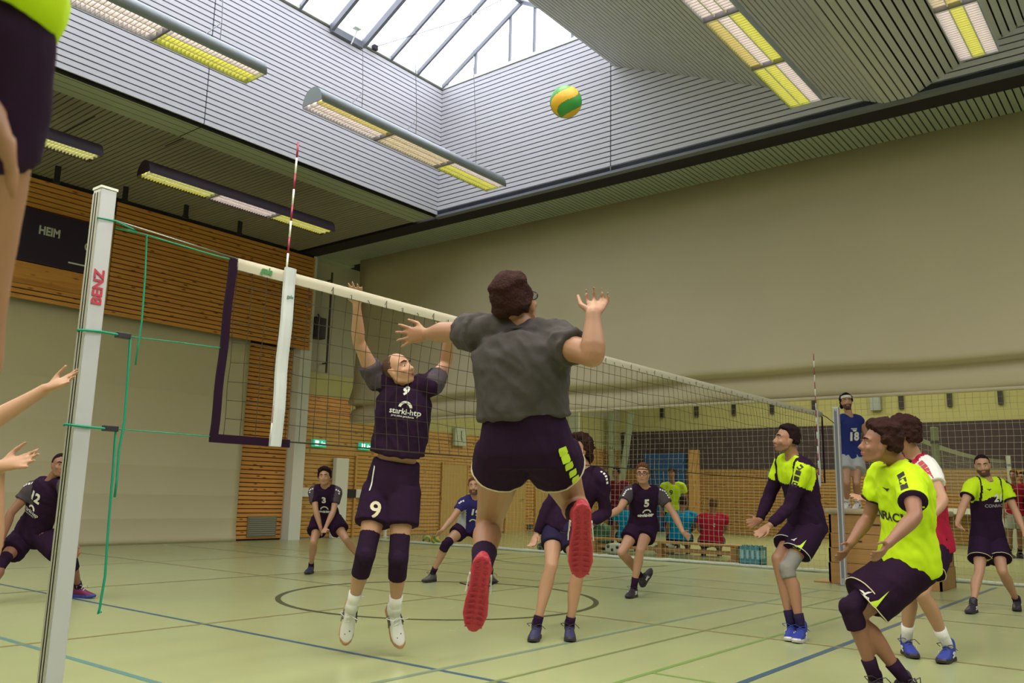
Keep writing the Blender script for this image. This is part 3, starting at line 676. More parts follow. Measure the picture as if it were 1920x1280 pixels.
b = MB(); b.tube([(25.6, 7.35, .9), (25.6, 7.35, 2.2)], .03, 6); tag(b.build('wall_pipe', M['housing']), 'thin pale pipe on the far pine wall left of the long-sleeved player', 'pipe')
# far court: second net
fn = thing('volleyball_net', 'distant second net on the next court behind player twenty-one', 'net', (19.5, 0, 0))
b = MB(); pa, pb = V((15.2, .1, 2.43)), V((24.2, .0, 2.40)); n = 16; pts = [pa.lerp(pb, i/n)+V((0, 0, -.09*4*(i/n)*(1-i/n))) for i in range(n+1)]
for p, q in zip(pts, pts[1:]): b.bar(p, q, .02, .09)
b.build('top_tape', mat('pale_tape', (.50, .55, .42), .7), fn)
def fnf(u, v): p = pa.lerp(pb, u); return V((p.x, p.y, 1.43+v*.95-.09*4*u*(1-u)*v))
strand_net('mesh', fnf, 90, 9, 30, 3, .003, M['white_net'], fn)
for label, x in (('pale net post of the second court behind the curly hair of the red player', 14.75), ('second court net post near the right edge', 24.9)):
    t = thing('net_post', label, 'post', (x, 0, 0)); b = MB(); b.box(x-.06, x+.06, -.35, -.23, 0, 2.62) if x < 20 else b.box(x-.06, x+.06, -.06, .06, 0, 2.6); b.build('profile', mat('pale_post', (.42, .47, .38), .5), t, bevel=.01)
    b = MB(); b.box(x-.07, x+.07, -.36 if x < 20 else -.07, -.22 if x < 20 else .07, 2.3, 2.36); b.build('clamp', M['frame'], t)
# ------------------------------------------------------------------ vaulting box
vb = thing('vaulting_box', 'wooden vaulting box with padded top carrying the referee', 'gym box', (10.6, -.25, 0))
VX0, VX1, VY0, VY1 = 10.12, 11.0, -1.25, .27
boxw = wood('box_plywood', (.36, .18, .055), (.44, .24, .08), 'Y', knots=False)
zz = 0
for i, h in enumerate((.30, .21, .21, .275)):
    g = MB(); th = .03; z0 = zz+.003; z1 = zz+h-.003
    inset = 0.008*i
    g.box(VX0+inset, VX0+inset+th, VY0+inset, VY1-inset, z0, z1); g.box(VX1-inset-th, VX1-inset, VY0+inset, VY1-inset, z0, z1)
    g.box(VX0+inset, VX1-inset, VY0+inset, VY0+inset+th, z0, z1); g.box(VX0+inset, VX1-inset, VY1-inset-th, VY1-inset, z0, z1)
    o = g.build('box_section', boxw, vb)
    hh = MB(); zc = zz+h*.5
    for yc in ((.0, -.16, -1.05) if i % 2 == 0 else (-.42,)):
        hh.box(VX0+inset-.003, VX0+inset+.002, yc-.06, yc+.06, zc-.012, zc+.012)
    hh.build('hand_slot', M['black'], o); zz += h
g = MB(); g.box(VX0-.03, VX1+.03, VY0-.03, VY1+.03, zz+.005, zz+.085); g.build('padded_top', mat('leather_pad', (.42, .34, .22), .7), vb, bevel=.03)
BOXTOP = zz+.085
g = MB(); g.box(VX0-.02, VX0+.5, VY1-.02, VY1+.22, .004, .02); tag(g.build('floor_board', boxw), 'thin wooden board lying at the foot of the vaulting box', 'board')
# wood ledge behind the referee
# ------------------------------------------------------------------ bench, crate, bags, balls
bn = thing('gym_bench', 'long low wooden gym bench below the seated spectators', 'bench', (13.2, 4.7, 0))
g = MB(); g.box(13.05, 13.33, 2.75, 6.6, .27, .31); g.build('seat', M['pine_y'], bn, bevel=.006)
for yy in (3.1, 4.7, 6.3): g = MB(); g.box(13.08, 13.3, yy-.04, yy+.04, .03, .27); g.box(13.04, 13.34, yy-.07, yy+.07, 0, .03); g.build('leg', boxw, bn)
g = MB(); g.box(13.17, 13.21, 3.1, 6.3, .1, .18); g.build('rail', boxw, bn)
cr = thing('bottle_crate', 'light blue plastic crate on the floor beside the bench end', 'crate', (12.7, 2.6, 0))
cm_ = mat('crate_blue', (.05, .24, .32), .35)
g = MB(); CX, CY = 12.75, 2.55
for z0, z1 in ((0.0, .10), (.26, .32)):
    g.box(CX-.15, CX-.135, CY-.21, CY+.21, z0, z1); g.box(CX+.135, CX+.15, CY-.21, CY+.21, z0, z1); g.box(CX-.15, CX+.15, CY-.21, CY-.195, z0, z1); g.box(CX-.15, CX+.15, CY+.195, CY+.21, z0, z1)
for sx in (-1, 1):
    for yy in (-.2, -.1, 0, .1, .2): g.box(CX+sx*.143-.008, CX+sx*.143+.008, CY+yy-.012, CY+yy+.012, .1, .26)
g.box(CX-.15, CX+.15, CY-.21, CY+.21, 0, .012); g.build('frame', cm_, cr)
bot = mat('bottle_plastic', (.35, .62, .66), .12)
for i in range(4):
    for j in range(3):
        c = (CX-.1+j*.1, CY-.15+i*.1, .014); g = MB(); g.lathe([(.036, 0), (.040, .01), (.040, .2), (.032, .25), (.014, .29), (.014, .31)], c, 12)
        o = g.build('water_bottle', bot, smooth=True); tag(o, 'clear water bottle standing in the blue crate', 'bottle', 'bottles in the blue crate')
        g = MB(); g.lathe([(.017, .305), (.017, .33)], c, 10); g.build('cap', cm_, o)
bg_ = thing('sports_bag', 'dark green rounded bag lying on the floor below the blocker in long sleeves', 'bag', (12.0, 6.9, 0))
p = at(995, 1036, 'Z', 0)
def blob(name, c, r, matl, parent=None, seed=0, amp=.12, sub=3, zmin=None):
    bm = bmesh.new(); bmesh.ops.create_icosphere(bm, subdivisions=sub, radius=1)
    for v in bm.verts:
        d = v.co.normalized(); q = 1+amp*noise.noise(d*2+V((seed, 0, 0)))+amp*.4*noise.noise(d*5+V((seed, 3, 0)))
        dd = V([math.copysign(abs(t)**.75, t) for t in d]); v.co = V((dd.x*r[0], dd.y*r[1], dd.z*r[2]))*q+V(c)-(parent.location if parent is not None else V((0, 0, 0)))
        if zmin is not None: v.co.z = max(v.co.z, zmin)
    me = bpy.data.meshes.new(name); bm.to_mesh(me); bm.free(); me.materials.append(matl)
    for f in me.polygons: f.use_smooth = True
    return link(name, me, None, parent)
blob('body', (p.x+.55, p.y-.05, .1), (.14, .26, .10), mat('bag_green', (.03, .07, .04), .5), bg_, 2, .06, zmin=.0)
g = MB(); g.tube([(p.x+.5, p.y-.17, .19), (p.x+.5, p.y-.13, .25), (p.x+.5, p.y+.03, .25), (p.x+.5, p.y+.07, .19)], .012, 6); g.build('strap', M['black'], bg_)
# court balls
def ball(label, c, r, seed, group=None, m2=None, ax=None, ax_sw=1.5):
    bm = bmesh.new(); bmesh.ops.create_icosphere(bm, subdivisions=5, radius=r)
    me = bpy.data.meshes.new('volleyball'); A = Matrix.Rotation(seed*1.7, 3, 'Z') @ Matrix.Rotation(seed*2.3+.6, 3, 'X')
    if ax is not None: A = ax
    for f in bm.faces:
        p = A @ f.calc_center_median().normalized(); lat = math.asin(max(-1, min(1, p.z))); lon = math.atan2(p.y, p.x)
        s = (lon+ax_sw*math.sin(lat*1.4)) / (2*math.pi)*6
        f.material_index = int(math.floor(s)) % 2; f.smooth = True
        e = abs(s-round(s))*2*math.cos(lat)
        if e < .045: f.material_index = 2
    bm.to_mesh(me); bm.free(); me.materials.append(BM[0]); me.materials.append(BM[1]); me.materials.append(BM[2])
    o = link('volleyball', me); o.location = c; return tag(o, label, 'ball', group)
BM = [mat('ball_yellow', (.62, .36, .02), .45, bump=.2, bscale=300), mat('ball_green', (.03, .26, .05), .45, bump=.2, bscale=300), mat('ball_seam', (.10, .17, .02), .6)]
cx_ = Matrix((RT, FW, UP))          # ball orientation as it flew
ball('green and yellow volleyball in the air', atd(1061, 191, 5.58), .105, 0, ax=Matrix.Rotation(.30, 3, 'Z') @ Matrix.Rotation(-.35, 3, 'Y') @ cx_, ax_sw=-.75)
for i, (dx, dy, dz, lb) in enumerate(((0, .0, 0, 'volleyball on the floor behind the blocker, rightmost of three'), (.22, .22, 0, 'volleyball on the floor behind the blocker, middle of three'), (.2, .5, 0, 'volleyball on the floor behind the blocker, leftmost of three and nearest his knee'))):
    q = at(787, 1022, 'Z', 0); ball(lb, (q.x+.45+dx, q.y-.08+dy, .105), .105, i+1, 'spare volleyballs by the net hem')
# ================================================================== PEOPLE
def solid(name, mb, voxel, smooth, mats, parent, base):
    """unite overlapping closed pieces into one continuous skin"""
    me = bpy.data.meshes.new(name); me.from_pydata([tuple(V(v)-base) for v in mb.v], [], mb.f); me.update()
    bm = bmesh.new(); bm.from_mesh(me); bmesh.ops.recalc_face_normals(bm, faces=bm.faces); bm.to_mesh(me); bm.free()
    o = bpy.data.objects.new(name, me); WORK.collection.objects.link(o)
    r = o.modifiers.new('r', 'REMESH'); r.mode = 'VOXEL'; r.voxel_size = voxel
    if smooth: s = o.modifiers.new('s', 'SMOOTH'); s.factor = .5; s.iterations = smooth
    m2 = dg_mesh(o); bpy.data.objects.remove(o); bpy.data.meshes.remove(me); m2.name = name
    m2.materials.clear()
    for q in mats: m2.materials.append(q)
    m2.polygons.foreach_set('use_smooth', [True]*len(m2.polygons))
    ob = link(name, m2, None, parent); return ob
def frame(d, hint):
    d = d.normalized(); x = hint - d*hint.dot(d)
    if x.length < 1e-4: x = V((1, 0, 0)).cross(d)
    x.normalize(); return x, d.cross(x)
def loft(mb, pts, rad, hint=V((0, 0, 1)), n=14, caps=True):
    """closed tapered tube; rad = list of r or (rx, ry); rx runs along hint"""
    vs = []; fs = []; N = len(pts)
    P = list(pts); R = [r if isinstance(r, tuple) else (r, r) for r in rad]
    if caps:
        d0 = (P[0]-P[1]).normalized(); d1 = (P[-1]-P[-2]).normalized()
        a = min(R[0]); b = min(R[-1])
        P = [P[0]+d0*a*.85, P[0]+d0*a*.55] + P + [P[-1]+d1*b*.55, P[-1]+d1*b*.85]
        R = [(R[0][0]*.35, R[0][1]*.35), (R[0][0]*.78, R[0][1]*.78)] + R + [(R[-1][0]*.78, R[-1][1]*.78), (R[-1][0]*.35, R[-1][1]*.35)]
    N = len(P)
    for i, p in enumerate(P):
        d = (P[min(i+1, N-1)]-P[max(i-1, 0)]); x, y = frame(d, hint)
        for k in range(n):
            a = 2*math.pi*k/n; vs.append(p + x*math.cos(a)*R[i][0] + y*math.sin(a)*R[i][1])
    for i in range(N-1):
        for k in range(n):
            a = i*n+k; b = i*n+(k+1) % n; fs.append((a, b, b+n, a+n))
    fs.append(tuple(range(n))[::-1]); fs.append(tuple((N-1)*n+k for k in range(n)))
    mb.add(vs, fs)
_ico = {}
def ell(mb, c, r, X=V((1, 0, 0)), Y=V((0, 1, 0)), Z=V((0, 0, 1)), sub=3):
    if sub not in _ico:
        bm = bmesh.new(); bmesh.ops.create_icosphere(bm, subdivisions=sub, radius=1)
        _ico[sub] = ([v.co.copy() for v in bm.verts], [tuple(v.index for v in f.verts) for f in bm.faces]); bm.free()
    vs, fs = _ico[sub]
    mb.add([c+X*(v.x*r[0])+Y*(v.y*r[1])+Z*(v.z*r[2]) for v in vs], fs)
def seg(a, b, ts): return [a.lerp(b, t) for t in ts]
def skin_mat(name, col):
    m_ = mat(name, col, .5, bump=.05, bscale=120, var=.06, vscale=9)
    m_.node_tree.nodes['Principled BSDF'].inputs['Subsurface Weight'].default_value = .08
    m_.node_tree.nodes['Principled BSDF'].inputs['Subsurface Radius'].default_value = (.02, .008, .004)
    return m_
SK = {'fair': skin_mat('skin_fair', (.43, .235, .145)), 'mid': skin_mat('skin_medium', (.345, .175, .105)), 'pale': skin_mat('skin_pale', (.48, .30, .19)),
      'warm': skin_mat('skin_warm', (.27, .125, .08))}
def hairm(n, c): return mat('hair_'+n, c, .85, bump=1.0, bscale=90, spec=.08, var=.3, vscale=40)
HM = {'brown': hairm('brown', (.036, .015, .014)), 'dark': hairm('dark', (.018, .009, .012)), 'sandy': hairm('sandy', (.13, .06, .03)), 'grey': hairm('thin', (.10, .055, .04))}
BEARD = {k: mat('beard_'+k, c, .7) for k, c in dict(dark=(.10, .045, .035), light=(.20, .10, .06)).items()}
EYEW = mat('eye_white', (.55, .50, .45), .3); EYED = mat('eye_iris', (.03, .02, .02), .25)
LIP = mat('lip', (.36, .12, .10), .5)
def cloth(n, c, bump=.3, rough=.9): return mat('cloth_'+n, c, rough, bump=bump, bscale=26, var=.08, vscale=6, spec=.12)
CL = {'black': cloth('aubergine_black', (.022, .008, .028)), 'grey': cloth('heather_grey', (.066, .059, .061)), 'char': cloth('charcoal', (.07, .055, .07)),
      'navy': cloth('navy', (.022, .016, .05)), 'blue': cloth('royal_navy', (.030, .024, .13)), 'lime': cloth('lime', (.50, .72, .015), .15), 'white': cloth('white', (.70, .70, .68)),
      'red': cloth('red', (.36, .015, .045)), 'royal': cloth('royal_blue', (.045, .05, .26)), 'cyan': cloth('cyan', (.0, .22, .42)), 'lgrey': cloth('light_grey', (.36, .38, .38)),
      'maroon': cloth('maroon', (.14, .012, .03)), 'pad': cloth('knee_pad', (.022, .009, .028), .5), 'brace': cloth('grey_brace', (.24, .23, .22)), 'ref_blue': cloth('vest_blue', (.022, .032, .17))}
TX = {'white': mat('print_white', (.66, .66, .64), .6), 'lime': mat('print_lime', (.50, .70, .03), .6), 'black': mat('print_black', (.02, .012, .02), .6), 'red': mat('print_red', (.45, .03, .06), .6), 'tan': mat('print_cream', (.62, .55, .38), .6), 'grey': mat('print_grey', (.30, .28, .34), .6)}
SH = {'black': mat('shoe_black', (.025, .018, .03), .5), 'white': mat('shoe_white', (.62, .62, .60), .45), 'redsole': mat('sole_red', (.42, .025, .05), .55, bump=.5, bscale=60),
      'blue': mat('shoe_blue', (.03, .05, .32), .45), 'navy': mat('shoe_navy', (.03, .028, .09), .5), 'magenta': mat('shoe_magenta', (.16, .015, .08), .5), 'gum': mat('sole_gum', (.40, .22, .10), .6), 'grey': mat('shoe_grey', (.09, .085, .08), .5)}
BONE = dict(torso=.50, head=.20, sh=.185, ua=.295, fa=.262, hand=.175, hip=.095, th=.435, sn=.415, ft=.20)
PLOG = []
def solve(parent, x, y, how, L):
    """joint on the sight line of (x, y): how = metres of depth past the parent, or '+'/'-' = bone length decides"""
    r = ray(x, y); d0 = (parent-CP).dot(FW)
    if isinstance(how, str) and how[0] == 'g':
        zz = float(how[1:])
        if zz < .06: return CP + r*((zz-CP.z)/r.z)
        c2 = [solve(parent, x, y, q, L) for q in '+-']; p = min(c2, key=lambda q: abs(q.z-zz)); return V((p.x, p.y, zz))
    if how == '+' or how == '-':
        a = r.dot(r); w_ = CP-parent; b = r.dot(w_); c = w_.dot(w_)-L*L; D = b*b-a*c
        t = -b/a if D <= 0 else ((-b+math.sqrt(D))/a if how == '+' else (-b-math.sqrt(D))/a)
        return CP + r*t
    return CP + r*(d0+how)
def hand(mb, wr, tip, palmn, s, curl=.25, spread=.16, side=1, thumb=True, fr=.0085):
    """palm, four unequal bent fingers and a thumb leaving the side of the palm"""
    d = (tip-wr); L = d.length; d.normalize(); n, _ = frame(d, palmn); lat = d.cross(n)*side
    PL = .088*s; pw = .040*s
    loft(mb, [wr-d*.01*s, wr+d*.03*s, wr+d*.065*s, wr+d*PL], [(.019*s, .026*s), (.018*s, .036*s), (.016*s, .041*s), (.012*s, .040*s)], n, 10)
    for i, (o, l) in enumerate(((-.031, .070), (-.0105, .082), (.0105, .077), (.030, .060))):
        l *= s; b = wr+d*(PL-.01*s)+lat*o*s; a = spread*(i-1.5)*-1
        dd = (d*math.cos(a)+lat*math.sin(-a)).normalized(); p = [b]; c = curl*.5
        for q, f in enumerate((.45, .32, .25)):
            dd2 = (dd*math.cos(c)+n*math.sin(c)).normalized(); p.append(p[-1]+dd2*l*f); c += curl*1.0
        loft(mb, p, [fr*s*1.12, fr*s*1.05, fr*s, fr*s*.85], n, 8)
    if thumb:
        b = wr+d*.028*s-lat*.028*s+n*.006*s; t1 = (d*.62-lat*.75+n*.22).normalized(); t2 = (d*.88-lat*.35+n*.3).normalized()
        loft(mb, [b, b+t1*.038*s, b+t1*.038*s+t2*.030*s, b+t1*.038*s+t2*.054*s], [fr*s*1.5, fr*s*1.3, fr*s*1.1, fr*s*.9], n, 8)
def head_mesh(mb, c, X, F, U, s):
    def p(x, y, z): return c+(X*x+F*y+U*z)*s
    def r(*a): return tuple(q*s for q in a)
    ell(mb, p(0, -.014, .032), r(.074, .094, .084), X, F, U)
    ell(mb, p(0, .022, -.022), r(.064, .070, .088), X, F, U)
    ell(mb, p(0, .028, -.066), r(.050, .056, .046), X, F, U)
    ell(mb, p(0, .066, -.094), r(.024, .019, .020), X, F, U)
    for sx in (-1, 1):
        loft(mb, [p(sx*.055, -.01, -.03), p(sx*.052, .005, -.07), p(sx*.028, .05, -.098), p(0, .068, -.100)], [.016*s, .017*s, .015*s, .014*s], U, 8)
        ell(mb, p(sx*.037, .066, -.030), r(.024, .020, .020), X, F, U, 2)
        ell(mb, p(sx*.072, -.006, -.012), r(.010, .020, .033), X, F, U, 2)
        ell(mb, p(sx*.077, -.014, .004), r(.008, .016, .018), X, F, U, 2)
        ell(mb, p(sx*.012, .094, -.038), r(.009, .012, .008), X, F, U, 2)
    loft(mb, [p(-.046, .066, .022), p(-.02, .082, .024), p(.02, .082, .024), p(.046, .066, .022)], [.010*s, .011*s, .011*s, .010*s], U, 8)
    loft(mb, [p(0, .082, .016), p(0, .094, -.010), p(0, .108, -.034)], [.0095*s, .010*s, .0125*s], U, 8)
    loft(mb, [p(-.022, .080, -.061), p(0, .090, -.060), p(.022, .080, -.061)], [.007*s, .0085*s, .007*s], U, 8)
    loft(mb, [p(-.018, .078, -.070), p(0, .087, -.071), p(.018, .078, -.070)], [.007*s, .0085*s, .007*s], U, 8)
def shoe(t, name, heelc, d, up, s, main, sole, laces=None, collar=True, lacecol=None, accent=None):
    """heelc = ankle joint; d = heel-to-toe direction; up = from sole towards the shin"""
    d = d.normalized(); u, lat = frame(d, up)
    def p(x, y, z): return heelc + (d*x+lat*y+u*z)*s
    sh = t; b = MB()
    A = [(-.062, -.050, .026, .030), (-.050, -.040, .033, .045), (-.02, -.035, .036, .052), (.03, -.040, .038, .047), (.075, -.052, .043, .036), (.12, -.060, .046, .027), (.16, -.064, .042, .021), (.185, -.066, .030, .015)]
    loft(b, [p(x, 0, z) for x, z, ry, rz in A], [(rz*s, ry*s) for x, z, ry, rz in A], u, 14)
    if collar: loft(b, [p(-.01, 0, -.02), p(-.012, 0, .012), p(-.014, 0, .030)], [.043*s, .042*s, .041*s], d, 12)
    o = solid('shoe', b, .007*max(1, s), 3, [main], t, t.location)
    vs = []; out = [(-.078, 0), (-.072, .022), (-.05, .034), (-.01, .036), (.04, .034), (.09, .043), (.14, .046), (.18, .034), (.202, .014), (.206, 0)]
    ring_ = [(x, y) for x, y in out] + [(x, -y) for x, y in out[::-1][1:-1]]
    for z, k in ((-.098, .94), (-.094, 1.0), (-.078, 1.03), (-.066, .96)): vs += [p(x*(k if x > 0 else k), y*k, z+(.012*max(0, (x-.12)/.08) if x > .12 else 0)+(.004 if x < -.06 else 0)) for x, y in ring_]
    m_ = len(ring_); q = MB(); q.add(vs, [(i*m_+j, i*m_+(j+1) % m_, (i+1)*m_+(j+1) % m_, (i+1)*m_+j) for i in range(3) for j in range(m_)]+[tuple(range(m_))[::-1], tuple(3*m_+j for j in range(m_))])
    so_ = MB(); so_.v = q.v; so_.f = q.f; so_.mi = q.mi
    me = bpy.data.meshes.new('sole'); me.from_pydata([tuple(V(v)-t.location) for v in so_.v], [], so_.f); me.materials.append(sole)
    for f in me.polygons: f.use_smooth = False
    bm = bmesh.new(); bm.from_mesh(me); bmesh.ops.recalc_face_normals(bm, faces=bm.faces); bm.to_mesh(me); bm.free()
    link('sole', me, None, o)
    if sole is SH['redsole']:
        gb = MB()
        for i in range(13):
            x = -.06+i*.02
            hw = .03 if x < .06 else .038
            for sy in (-1, 1): gb.bar(p(x, sy*.006, -.0985), p(x+.006, sy*hw*.85, -.0985), .006*s, .003*s, up=u)
        gme = gb.build('tread', mat('tread_red', (.30, .015, .035), .6), None); gme.parent = o; gme.data.transform(Matrix.Translation(-t.location))
    if main is SH['white']:
        for x, y, q in ((.10, .018, .009), (.125, -.012, .009), (.145, .014, .008), (.085, -.02, .009), (.03, .036, .014), (.03, -.036, .014), (.055, .034, .011), (.055, -.034, .011)):
            pb = MB(); zt = -.052-.06*max(0, x-.07)+(.047-.25*max(0, x-.05))*(1-(abs(y)/.05)**2)*.85
            ell(pb, p(x, y, zt-.012), (q*s, q*s*.8, .012*s), d, lat, u, 2); po = pb.build('grey_patch', SH['grey'], None, smooth=True); po.parent = o; po.data.transform(Matrix.Translation(-t.location))
    lb = MB()
    for i in range(4):
        x = .045+i*.022; z = .012-.020*i-.004
        lb.tube([p(x, -.026, z-.012), p(x+.004, 0, z+.004), p(x+.008, .026, z-.012)], .0035*s, 5)
    if laces: lb.tube([p(.04, .0, .012), p(.055, .035, .03), p(.03, .07, .02), p(.02, .05, .0)], .0028*s, 5); lb.tube([p(.04, .0, .012), p(.06, -.04, .025), p(.05, -.075, -.01)], .0028*s, 5)
    lo = lb.build('laces', lacecol or M['black'], None); lo.parent = o; lo.data.transform(Matrix.Translation(-t.location)); lo.data.name = 'laces'
    if accent:
        for sy in (-1, 1):
            ab = MB(); ab.bar(p(.0, sy*.040, -.055), p(.06, sy*.047, -.03), .012*s, .004*s, up=lat); ab.bar(p(.03, sy*.043, -.06), p(.03, sy*.043, -.022), .010*s, .004*s, up=lat); ab.bar(p(.0, sy*.042, -.03), p(.07, sy*.048, -.06), .009*s, .004*s, up=lat)
            ao = ab.build('side_mark', accent, None); ao.parent = o; ao.data.transform(Matrix.Translation(-t.location)); ao.data.name = 'side_mark'
    return o
def hair_piece(t, name, c, X, F, U, s, style, matl, vox, seed=0):
    b = MB(); vs0, fs0 = _ico_get(4)
    thick = dict(short=.012, crop=.006, full=.026, curly=.034, long=.024, bald=.004, wavy=.028)[style]
    amp = dict(short=.010, crop=.002, full=.016, curly=.020, long=.012, bald=.001, wavy=.018)[style]
    vs = []
    for v in vs0:
        d = v.normalized()
        base = V((d.x*.074, d.y*.094-.014, d.z*.086+.032))
        if style == 'bald': cover = (d.z < .35 and d.y < .30)
        else:
            hl = (.50 if style != 'full' else .42)+.07*noise.noise(V((d.x*7, seed, d.y*4)))
            cover = (d.z > (hl if d.y > .55 else (hl-.95*(.55-d.y) if d.y > -.2 else -.62))) and not (d.y > .72 and d.z < .62)
        if not cover and abs(d.x) > .5 and d.y < .28 and d.z > -.35: cover = True
        nz = noise.noise(d*(3.0 if style != 'curly' else 5)+V((seed, 0, 0)))+.5*noise.noise(d*9+V((seed, 2, 0)))
        k = thick+amp*nz+.35*amp*noise.noise(V((d.x*26, d.y*8+seed, d.z*8)))+(.014 if d.z > .55 and style in ('full', 'curly', 'wavy', 'short') else 0) if cover else -.016
        if d.y < -.1 and d.z < -.25 and style in ('full', 'wavy', 'long', 'curly', 'short'): k += .008
        q = base + V((d.x, d.y, d.z))*k
        vs.append(c+(X*q.x+F*q.y+U*q.z)*s)
    b.add(vs, fs0)
    rnd = random.Random(seed+5)
    if style in ('full', 'wavy', 'curly'):
        for i in range(26 if style != 'full' else 18):
            a = rnd.uniform(0, 2*math.pi); e = rnd.uniform(.15, 1.2); d = V((math.cos(a)*math.cos(e), math.sin(a)*math.cos(e), math.sin(e)))
            if d.y > .55: continue
            q = V((d.x*.080, d.y*.100-.014, d.z*.092+.034)); e2 = V((rnd.uniform(-.02, .02), rnd.uniform(-.035, .0), rnd.uniform(-.01, .03)))
            pts = [q, q+d*.02+e2*.4, q+d*.03+e2]
            loft(b, [c+(X*w_.x+F*w_.y+U*w_.z)*s for w_ in pts], [.014*s, .009*s, .004*s], U, 6)
    if style in ('long', 'curly') and style != 'none':
        if style == 'long' or seed % 2 == 1:
            for i in range(5): ell(b, c+(X*(.03*(i-2))+F*(-.105-.008*(i % 2))+U*(-.03-.02*(i % 3)))*s, (.028*s, .030*s, .045*s), X, F, U, 2)
    return solid(name, b, vox, 1, [matl], t, t.location)
def _ico_get(sub):
    ell(MB(), V((0, 0, 0)), (1, 1, 1), sub=sub); return _ico[sub]
def project(meob, bvh, base, dirn, off=.004, sub=.02):
    """lay a flat print onto cloth along dirn"""
    bm = bmesh.new(); bm.from_mesh(meob.data)
    for _ in range(3):
        es = [e for e in bm.edges if e.calc_length() > sub]
        if not es: break
        bmesh.ops.subdivide_edges(bm, edges=es, cuts=1)
        bmesh.ops.triangulate(bm, faces=[f for f in bm.faces if len(f.verts) > 4])
    bad = []; ds = []
    for v in bm.verts:
        hit = bvh.ray_cast(v.co - dirn*.05, dirn, .8); ds.append(hit[3] if hit[0] is not None else None)
    ok = sorted(q for q in ds if q is not None); mid = ok[len(ok)//2] if ok else 0
    for v, q in zip(list(bm.verts), ds):
        if q is None or abs(q-mid) > .12: bad.append(v)
        else: v.co = v.co - dirn*.05 + dirn*(q-off)
    bmesh.ops.delete(bm, geom=bad, context='VERTS')
    bm.to_mesh(meob.data); bm.free()
def flatprint(name, polys, matl, origin, x, y, parent):
    """polys in 2-D (metres) -> thin mesh in the x, y plane"""
    vs = []; fs = []
    for pl in polys:
        k = len(vs); vs += [tuple(origin-parent.location + x*a + y*b_) for a, b_ in pl]; fs.append(tuple(range(k, k+len(pl))))
    me = bpy.data.meshes.new(name); me.from_pydata(vs, [], fs); me.materials.append(matl); return link(name, me, None, parent)
ALLP = {}
